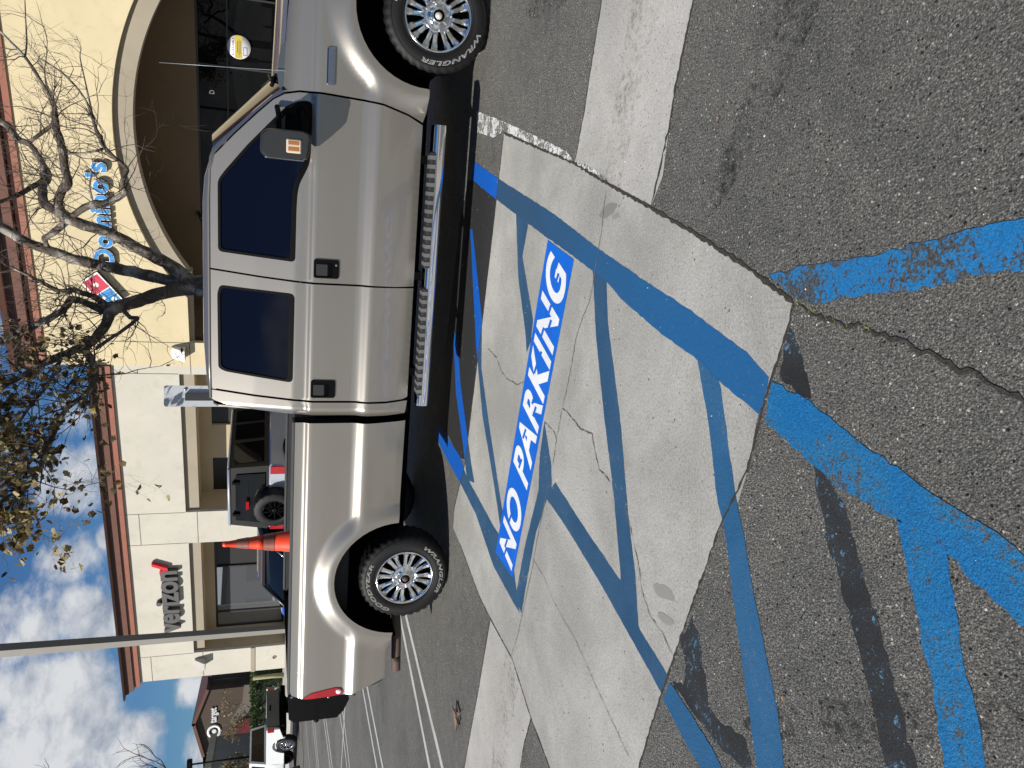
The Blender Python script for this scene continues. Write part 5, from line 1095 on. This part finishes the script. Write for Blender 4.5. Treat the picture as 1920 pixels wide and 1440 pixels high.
# trees and a low building that stand left of the frame (seen in the shop windows)
bare_tree('street_tree', (-27.0, 20.0, .42), 7.5, .85, 21, 'bare street tree by the left edge of the lot', M['leaf_dry'], 500, tr=.16)
bare_tree('street_tree', (-38.0, 12.0, .42), 8.0, .85, 22, 'bare street tree beyond the left edge of the lot', M['leaf_dry'], 400, tr=.17)
o = tag(empty('low_shop', (-75, 12, .42), radians(75)), 'low brown shop row closing the left side of the lot', 'building'); m = MB(); m.box(-30, 30, -5, 5, 0, 5.2); m.build('wall', M['taupe'], o); m = MB(); m.box(-30.4, 30.4, -5.4, 5.4, 5.2, 5.7); m.build('roof', M['copper2'], o); m = MB()
for k in range(8): m.box(-28+k*7, -23.5+k*7, -5.03, -5.002, .3, 3)
m.build('window', M['shopglass'], o)
# ------------------------------------------------------------ posts and signs
pp = G['pole']; px = pp[-1][0]+.0; lean = (pp[1][0]-pp[3][0])/(pp[1][2]-pp[3][2])
zb = zg(px, 12.0)
o = tag(empty('light_pole', (px-lean*pp[3][2], 12.0, zb), 0), 'tall square grey light pole rising behind the pickup bed', 'light pole')
m = MB(); H = 8.5; c45 = radians(60)
vs = []
for (h, w) in ((0, .036), (H, .084)):
    for k in range(4): a = c45+pi/4+k*pi/2; vs.append((lean*h+w*1.414*cos(a), w*1.414*sin(a), h))
m.add(vs, [(0, 1, 5, 4), (1, 2, 6, 5), (2, 3, 7, 6), (3, 0, 4, 7), (4, 5, 6, 7)]); m.build('shaft', simple('pole_paint', (.20, .19, .165), .6, var=.15, sc=3), o)
m = MB(); m.rbox(-.2, .2, -.2, .2, 0, .05, .01); m.build('base_plate', M['steel'], o)
m = MB(); m.box(lean*H-.9, lean*H+.1, -.06, .06, H-.12, H-.02); m.rbox(lean*H-1.5, lean*H-.8, -.22, .22, H-.16, H+.02, .03); m.build('lamp_head', M['black'], o)
o = tag(empty('parking_sign', (-.222, 12.0, zg(0, 12)), radians(-3)), 'plain grey back of a parking sign on a channel post above the cab', 'sign')
m = MB(); pl = rnd_corners([(-.150, 2.02), (.155, 2.02), (.155, 2.885), (-.150, 2.885)], .04); m.prism(pl, 0, .004); m.build('sign_plate', simple('sign_back_aluminium', (.50, .52, .54), .5, 0, var=.05), o)
m = MB(); m.box(-.060, .04, -.045, -.003, -.1, 2.60); m.build('post', simple('sign_post_dark', (.028, .030, .033), .6), o)
m = MB(); m.lathe([(.022, -.0), (.022, -.012), (0, -.016)], 10, c=(.10, -.001, 2.60)); m.build('bolt', M['chrome_dull'], o)
def lamp(loc, h, lab, k=1):
    o = tag(empty('street_lamp', loc), lab, 'lamp post', 'distant parking lot lamp posts'); m = MB(); m.tube([(0, 0, 0), (0, 0, h)], [.09*k, .055*k], 8); m.build('pole', M['black'], o)
    m = MB(); m.rbox(-.42*k, .32*k, -.2*k, .2*k, h-.08, h+.16, .04); m.build('lamp_head', M['black'], o)
lamp((-18.1-.4, 40, .42), 4.35, 'dark lamp post with boxy head at the far left beside the brown store', .75)
lamp((-21.75, 60, .42), 4.7, 'dark lamp post tucked against the left corner of the pale shop', .7)
# ------------------------------------------------------------ cars
def loft(m, secs, mi=0, smooth=True, cap=True):
    n = len(secs[0][1]); vs = []
    for x, ring in secs: vs += [(x, y, z) for y, z in ring]
    fs = [(i*n+k, i*n+(k+1) % n, (i+1)*n+(k+1) % n, (i+1)*n+k) for i in range(len(secs)-1) for k in range(n)]
    if cap: fs += [tuple(range(n)), tuple(range((len(secs)-1)*n, len(secs)*n))]
    m.add(vs, fs, mi, smooth)
def ring(hw, z0, z1, r=.06):
    q = rnd_corners([(-hw*.94, z0), (hw*.94, z0), (hw, (z0+z1)*.5), (hw*.95, z1), (-hw*.95, z1), (-hw, (z0+z1)*.5)], r, 3); return q
def sedan(name, loc, rz, paint, label, L_=4.5, Wd=1.78, H=1.45, hatch=False):
    o = tag(empty(name, loc, rz), label, 'car'); h = Wd/2; a = L_/2; m = MB()
    S_ = [(-a, ring(h*.80, .35, .80 if not hatch else .9)), (-a+.15, ring(h*.94, .25, .92 if not hatch else 1.0)), (-a+1.0, ring(h, .22, .97)), (0, ring(h, .20, .95)), (a-1.2, ring(h, .22, .90)), (a-.35, ring(h*.95, .25, .80)), (a-.05, ring(h*.82, .30, .66)), (a, ring(h*.72, .36, .58))]
    loft(m, S_); m.build('body', paint, o, auto=50)
    m = MB(); b0 = -a+.25 if hatch else -a+.55
    def cring(hw, z0, z1): return rnd_corners([(-hw, z0), (hw, z0), (hw*.80, z1), (-hw*.80, z1)], .10, 3)
    loft(m, [(b0, cring(h*.80, .90, .95)), (b0+.55, cring(h*.90, .90, H-.10)), (b0+1.1, cring(h*.92, .90, H)), (b0+1.9, cring(h*.92, .90, H)), (a-1.75, cring(h*.88, .88, H-.12)), (a-1.05, cring(h*.82, .86, .90))]); m.build('cabin_glass', M['carglass'], o, auto=50)
    m = MB()
    loft(m, [(b0+.50, [(-h*.70, H-.13), (h*.70, H-.13), (h*.69, H-.06), (-h*.69, H-.06)]), (b0+1.1, [(-h*.75, H-.03), (h*.75, H-.03), (h*.70, H+.03), (-h*.70, H+.03)]), (b0+1.9, [(-h*.75, H-.03), (h*.75, H-.03), (h*.70, H+.035), (-h*.70, H+.035)]), (a-1.70, [(-h*.73, H-.14), (h*.73, H-.14), (h*.68, H-.08), (-h*.68, H-.08)])], smooth=False)
    for s in (1, -1):
        m.tube([(b0+.02, s*h*.76, .95), (b0+.55, s*h*.73, H-.10), (b0+1.1, s*h*.745, H-.01), (b0+1.9, s*h*.745, H-.01), (a-1.75, s*h*.72, H-.12), (a-1.05, s*h*.76, .90)], [.035]*6, 6); m.tube([(b0+1.45, s*h*.93, .93), (b0+1.45, s*h*.75, H)], .03, 6)
    m.build('roof', paint, o)
    for x in (-a+.85, a-.85):
        for s in (1, -1): wheel('wheel', o, (x, -s*(h-.01), .32), s, R=.32, rr=.20, tw=.2, chrome='chrome_dull', detail=False, blocks=12)
    for s in (1, -1):
        m = MB(); m.rbox(-a-.01, -a+.16, min(s*h*.55, s*h*.85), max(s*h*.55, s*h*.85), .66, .80, .02); m.build('tail_light', M['red_lens'], o); m = MB(); m.rbox(a-.28, a-.04, min(s*h*.5, s*h*.85), max(s*h*.5, s*h*.85), .58, .70, .02); m.build('headlight', M['chrome'], o)
        m = MB(); m.rbox(a-1.62, a-1.44, min(s*h*1.0, s*h*1.2), max(s*h*1.0, s*h*1.2), .90, 1.03, .02); m.build('side_mirror', M['black'], o)
    return o
d1 = zg(-2.2, 17)
# off-road wagon with spare wheel on the back, nose to the shops
JP = tag(empty('off_road_wagon', (-1.42, 18.05, zg(-1.4, 18)), pi/2-.505), 'silver off-road wagon with black hard top and spare wheel on its tailgate', 'car')
m = MB(); m.rbox(-1.95, 1.0, -.80, .80, .62, 1.30, .05); m.rbox(1.0, 2.15, -.62, .62, .62, 1.24, .06); m.build('body', M['silver_car'], JP, auto=40)
def quadbox(m, x0, x1, hw0, hw1, z0, z1, dx0=0, dx1=0, mi=0):
    m.add([(x0, -hw0, z0), (x0, hw0, z0), (x1, hw0, z0), (x1, -hw0, z0), (x0+dx0, -hw1, z1), (x0+dx0, hw1, z1), (x1+dx1, hw1, z1), (x1+dx1, -hw1, z1)], [(0, 1, 2, 3), (4, 5, 6, 7), (0, 1, 5, 4), (1, 2, 6, 5), (2, 3, 7, 6), (3, 0, 4, 7)], mi)
m = MB(); quadbox(m, -1.93, .62, .79, .70, 1.30, 2.02, .06, -.22); quadbox(m, -1.88, .38, .72, .70, 2.02, 2.06); m.build('hard_top', simple('hardtop_black', (.010, .009, .008), .5, var=.2, spec=.25), JP)
m = MB(); m.tube([(-1.86, -.70, 2.05), (.35, -.70, 2.05)], .022, 6); m.tube([(-1.87, -.69, 2.045), (-1.87, .69, 2.045)], .03, 6); m.build('gutter_trim', M['silver_car'], JP)
for s in (1, -1):
    for (a, b, tp) in ((-1.75, -1.0, .0), (-.86, -.28, 0), (-.18, .42, -.15)):
        y0 = s*.786; y1 = s*.708; m = MB(); m.add([(a, y0, 1.38), (b, y0, 1.38), (b+tp, y1, 1.96), (a, y1, 1.96)], [(0, 1, 2, 3)]); 
        m.v = [(x, y+s*.006, z) for x, y, z in m.v]; m.build('side_window', M['carglass'], JP)
    m = MB(); m.rbox(-1.97, -1.94, min(s*.60, s*.79), max(s*.60, s*.79), .98, 1.26, .01); m.build('tail_light', M['red_lens'], JP)
    m = MB(); a = [(-1.35+.56*cos(t), .44+.58*sin(t)) for t in [pi*i/10 for i in range(11)]]; m.prism(a, min(s*.79, s*.92), max(s*.79, s*.92)); m.prism([(x+2.75, z) for x, z in a], min(s*.62, s*.92), max(s*.62, s*.92)); m.build('fender_flare', M['black'], JP)
    for x in (-1.35, 1.40): wheel('wheel', JP, (x, -s*.90, .42), s, R=.42, rr=.23, tw=.28, chrome='black_gloss', detail=False, blocks=18)
m = MB(); m.add([(-1.945, -.62, 1.36), (-1.945, .62, 1.36), (-1.895, .56, 1.92), (-1.895, -.56, 1.92)], [(0, 1, 2, 3)]); m.v = [(x-.012, y, z) for x, y, z in m.v]; rg = m.build('rear_window', M['carglass'], JP)
m = MB(); m.box(-1.93, -1.90, -.40, .30, 1.66, 1.675); m.rbox(-1.96, -1.90, -.42, -.36, 1.84, 1.98, .005); m.rbox(-1.96, -1.90, .36, .42, 1.84, 1.98, .005); m.build('wiper', M['black'], rg)
m = MB(); m.rbox(-2.20, -1.97, -.82, .82, .50, .74, .03); m.rbox(2.15, 2.35, -.75, .75, .50, .74, .03); m.build('bumper', M['black'], JP)
sp = wheel('spare_wheel', JP, (-2.21, .12, 1.17), 1, R=.42, rr=.23, tw=.28, chrome='black_gloss', rz=-pi/2, detail=False, blocks=18)
m = MB(); m.rbox(-2.02, -1.96, .02, .22, 1.66, 1.72, .005); m.build('brake_light', M['red_lens'], JP)
m = MB(); m.rbox(.42, .56, -1.02, -.84, 1.32, 1.52, .02); m.rbox(.42, .56, .84, 1.02, 1.32, 1.52, .02); m.build('side_mirror', M['black'], JP)
sedan('sedan_car', (-3.75, 18.5, zg(-3.7, 18.5)), -pi/2-.505, M['navy_car'], 'glossy dark sedan parked nose out left of the spare wheel wagon', 4.7, 1.82, 1.50)
sedan('blue_hatchback', (-5.0, 23.3, zg(-5, 23.3)), -pi/2-.505, M['blue_car'], 'bright blue hatchback behind the dark sedan near the shop windows', 3.9, 1.7, 1.40, True)
# white pickup far left
WP = tag(empty('white_pickup', (-13.75, 29.9, zg(-13.6, 29)+.06), radians(180-32.7)), 'white pickup truck with dark tailgate driving away at the far left', 'pickup truck')
WA = 2.6
m = MB(); 
for s in (1, -1):
    m.prism([(-WA, .62), (-WA, 1.06), (-.55, 1.06), (-.55, .45), (-1.15, .45)]+[(-1.62+.44*cos(t), .42+.44*sin(t)) for t in [pi*i/8 for i in range(1, 9)]]+[(-2.1, .5)], min(s*.80, s*.86), max(s*.80, s*.86))
m.box(-WA+.05, -.6, -.80, .80, .70, .76); m.build('bed', M['white_car'], WP)
m = MB(); loft(m, [(-.52, ring(.87, .42, 1.08)), (1.0, ring(.87, .42, 1.06)), (1.15, ring(.87, .42, 1.04)), (2.4, ring(.82, .5, .98)), (2.6, ring(.76, .55, .86))]); loft(m, [(-.52, [(-.80, 1.06), (.80, 1.06), (.68, 1.62), (-.68, 1.62)]), (.45, [(-.80, 1.06), (.80, 1.06), (.68, 1.64), (-.68, 1.64)]), (.75, [(-.80, 1.05), (.80, 1.05), (.70, 1.50), (-.70, 1.50)]), (1.3, [(-.80, 1.02), (.80, 1.02), (.78, 1.05), (-.78, 1.05)])], smooth=False); m.build('cab', M['white_car'], WP, auto=40)
m = MB(); m.add([(-.527, -.70, 1.12), (-.527, .70, 1.12), (-.527, .60, 1.56), (-.527, -.60, 1.56)], [(0, 1, 2, 3)]); m.build('rear_window', M['carglass'], WP)
for s in (1, -1):
    m = MB(); m.add([(-.35, s*.803, 1.10), (.55, s*.803, 1.10), (.42, s*.712, 1.55), (-.35, s*.712, 1.55)], [(0, 1, 2, 3)]); m.v = [(x, y+s*.004, z) for x, y, z in m.v]; m.build('side_window', M['carglass'], WP)
    m = MB(); m.rbox(-WA-.01, -WA+.14, min(s*.74, s*.872), max(s*.74, s*.872), .80, 1.02, .01); m.build('tail_light', M['red_lens'], WP)
    for x in (-1.62, 1.65): wheel('wheel', WP, (x, -s*.86, .37), s, R=.37, rr=.235, tw=.22, chrome='wheel_chrome', detail=False, blocks=12)
m = MB(); m.rbox(-WA-.03, -WA+.04, -.735, .735, .62, 1.06, .015); tg2 = m.build('tailgate', simple('tailgate_dark', (.05, .062, .065), .4, 0, .4), WP); m = MB(); m.rbox(-WA-.045, -WA-.031, -.12, .12, .90, .96, .004); m.build('handle', M['black'], tg2)  # tailgate's shade is put into its dark colour
m = MB(); m.rbox(-WA-.16, -WA-.02, -.80, .80, .42, .58, .02); m.box(-2.4, 2.4, -.6, .6, .38, .6); m.build('rear_bumper', M['void'], WP)
sedan('parked_sedan', (-19.3, 52, .42), .15, M['silver_car'], 'pale sedan roof showing beyond the white pickup', 4.5, 1.8, 1.45)
# ------------------------------------------------------------ far left background
def hedge(name, poly, h, n, lab):
    o = tag(empty(name, (0, 0, 0)), lab, 'hedge'); R = random.Random(3); m = MB(); core = MB()
    xs = [p[0] for p in poly]; ys = [p[1] for p in poly]
    core.prism(inset(poly, .18), .42, h-.15, axis='Z'); core.build('hedge_core', simple('hedge_dark', (.012, .02, .008), .95), o)
    k = 0
    while k < n:
        x, y = R.uniform(min(xs)-.1, max(xs)+.1), R.uniform(min(ys)-.1, max(ys)+.1)
        if not inside((x, y), poly): continue
        z = R.uniform(.42, h) if R.random() < .6 else h-abs(R.gauss(0, .12))
        c = Vector((x, y, z+R.gauss(0, .06))); a = Vector((R.gauss(0, 1), R.gauss(0, 1), R.gauss(0, 1))).normalized(); b = a.cross(Vector((R.gauss(0, 1), 1, R.gauss(0, 1)))).normalized(); s = R.uniform(.04, .10)
        m.add([c-a*s, c+b*s*.6, c+a*s, c-b*s*.6], [(0, 1, 2, 3)]); k += 1
    m.build('foliage', M['leaf_green'], o, smooth=False)
hedge('clipped_hedge', [(-22.5, 38.0), (-14.2, 38.6), (-14.0, 40.6), (-22.5, 40.2)], 1.95, 14000, 'clipped dark green hedge behind the white pickup beside the pale shop')
o = tag(empty('palm_stump', (-13.4, 36.6, .42)), 'pale slim trunk standing before the hedge at the shop corner', 'tree trunk'); m = MB(); m.tube([(0, 0, 0), (.02, 0, .7), (0, 0, 1.5)], [.12, .10, .09], 10); m.build('trunk', simple('pale_trunk', (.24, .23, .13), .9, var=.4, sc=12), o)
FS = 1.5
def tp(x, z): return (x*1.0, 0, z)
o = tag(empty('brown_store', (-51.2, 119.5, .42), 0), 'far dark brown gabled store with white bullseye sign and red awning', 'store')
def T_(a): p = G['target80'][a]; return ((p[0])*1.5+51.2, (p[2]-1.525)*1.5+1.525-.42)
ap, le, ri_, pa, pb = T_('apex'), T_('left'), T_('right'), T_('par'), T_('par2')
brown = simple('store_brown_stucco', (.085, .062, .046), .9, var=.1)
m = MB(); m.prism([(le[0], 0), (le[0], le[1]), ap, ri_, (ri_[0], 0)], 0, 30); m.prism([(ri_[0], 0), (ri_[0], pb[1]+.6), (pb[0]+12, pb[1]+.6), (pb[0]+12, 0)], 2, 30); m.prism([(le[0]-25, 0), (le[0]-25, le[1]-1), (le[0], le[1]-1), (le[0], 0)], 1, 30); m.build('wall', brown, o)
m = MB()
for (p, q) in ((le, ap), (ap, ri_)):
    d = Vector((q[0]-p[0], q[1]-p[1])).normalized(); n = Vector((-d.y, d.x))*.42
    m.prism([(p[0]-d.x*.3, p[1]-d.y*.3), (q[0]+d.x*.2, q[1]+d.y*.2), (q[0]+d.x*.2+n.x, q[1]+d.y*.2+n.y), (p[0]-d.x*.3+n.x, p[1]-d.y*.3+n.y)], -.5, 30)
m.box(ri_[0], pb[0]+12, 1.7, 30, pb[1]+.6, pb[1]+1.0); m.build('roof', M['copper2'], o)
m = MB(); m.add([(le[0]-.4, 0, le[1]+.42), (ap[0], 0, ap[1]+.45), (ap[0]-5.5, 22, ap[1]+.45), (le[0]-9, 22, le[1]+.42)], [(0, 1, 2, 3)]); m.add([(le[0]-25, 1, le[1]-1), (le[0]-.4, 1, le[1]+.35), (ap[0]-4, 24, ap[1]+.3), (le[0]-25, 24, ap[1]+.3)], [(0, 1, 2, 3)]); m.build('tiled_roof', simple('clay_tiles', (.36, .17, .12), .8, var=.25, sc=2), o)
bu = T_('bull'); m = MB(); m.lathe([(.30, -.10), (0, -.11)], 24, c=(bu[0], 0, bu[1])); m.lathe([(.62, -.08), (.62, -.12), (.98, -.12), (.98, -.08)], 32, c=(bu[0], 0, bu[1])); m.build('bullseye_sign', wht, o)
me, (a, b, c, d) = textmesh('target', 1, .05, .02); t0, t1 = T_('t0'), T_('t1')
placetext('store_lettering', me, lambda x, y, z: (bu[0]+1.25+(t1[0]-bu[0]-1.3)*(x-a)/(b-a), -.1-z, bu[1]-.62+1.15*(y-c)/(d-c)), wht, o)
aw0, aw1 = T_('aw0'), T_('aw1'); cxw = (aw0[0]+aw1[0])/2
pts = [(cxw-1.6, 1.6), (cxw-1.6, 3.4), (cxw-1.0, 4.4), (cxw+.2, 4.7), (cxw+1.4, 4.4), (cxw+2.0, 3.6), (cxw+2.0, 1.6)]
m = MB(); m.prism([(cxw-3.2, 0), (cxw-3.2, 3.6), (cxw-1.4, 5.2), (cxw+1.9, 5.4), (cxw+4.5, 3.8), (cxw+6.8, 3.6), (cxw+6.8, 0)], -.25, -.01); m.build('entrance_surround', simple('entrance_tan', (.17, .145, .115), .9), o)
m = MB(); m.prism(pts, -.6, -.26); m.build('awning', simple('awning_red', (.13, .004, .008), .7), o)
m = MB(); m.box(cxw-1.5, cxw+1.9, -.28, -.255, 0, 1.6); m.box(cxw+3.4, cxw+5.0, -.28, -.255, 0, 2.6); m.build('doorway', M['frame'], o)
m = MB(); m.box(cxw-2.3, cxw-1.9, -1, -.6, 0, 2.3); m.box(cxw+5.3, cxw+5.7, -1, -.6, 0, 2.3); m.build('column', simple('column_grey', (.30, .31, .33), .8), o)
o = tag(empty('corner_shop', (-50.5, 100, .42), .1), 'cream trimmed corner shop with a blue canopy left of the brown store', 'shop')
m = MB(); m.box(-14, 3.2, 0, 12, 0, 6.9); m.build('wall', M['taupe'], o); m = MB(); m.box(-14.3, 3.5, -.3, 12.3, 6.9, 7.7); m.build('parapet', M['cream'], o); m = MB(); m.add([(-3.5, -.1, 5.9), (2.6, -.1, 4.6), (2.6, -1.0, 3.1), (-3.5, -1.0, 3.4)], [(0, 1, 2, 3)]); m.build('canopy', simple('canopy_blue', (.02, .05, .14), .6), o)
mountain = None
print('objects', len(bpy.data.objects))
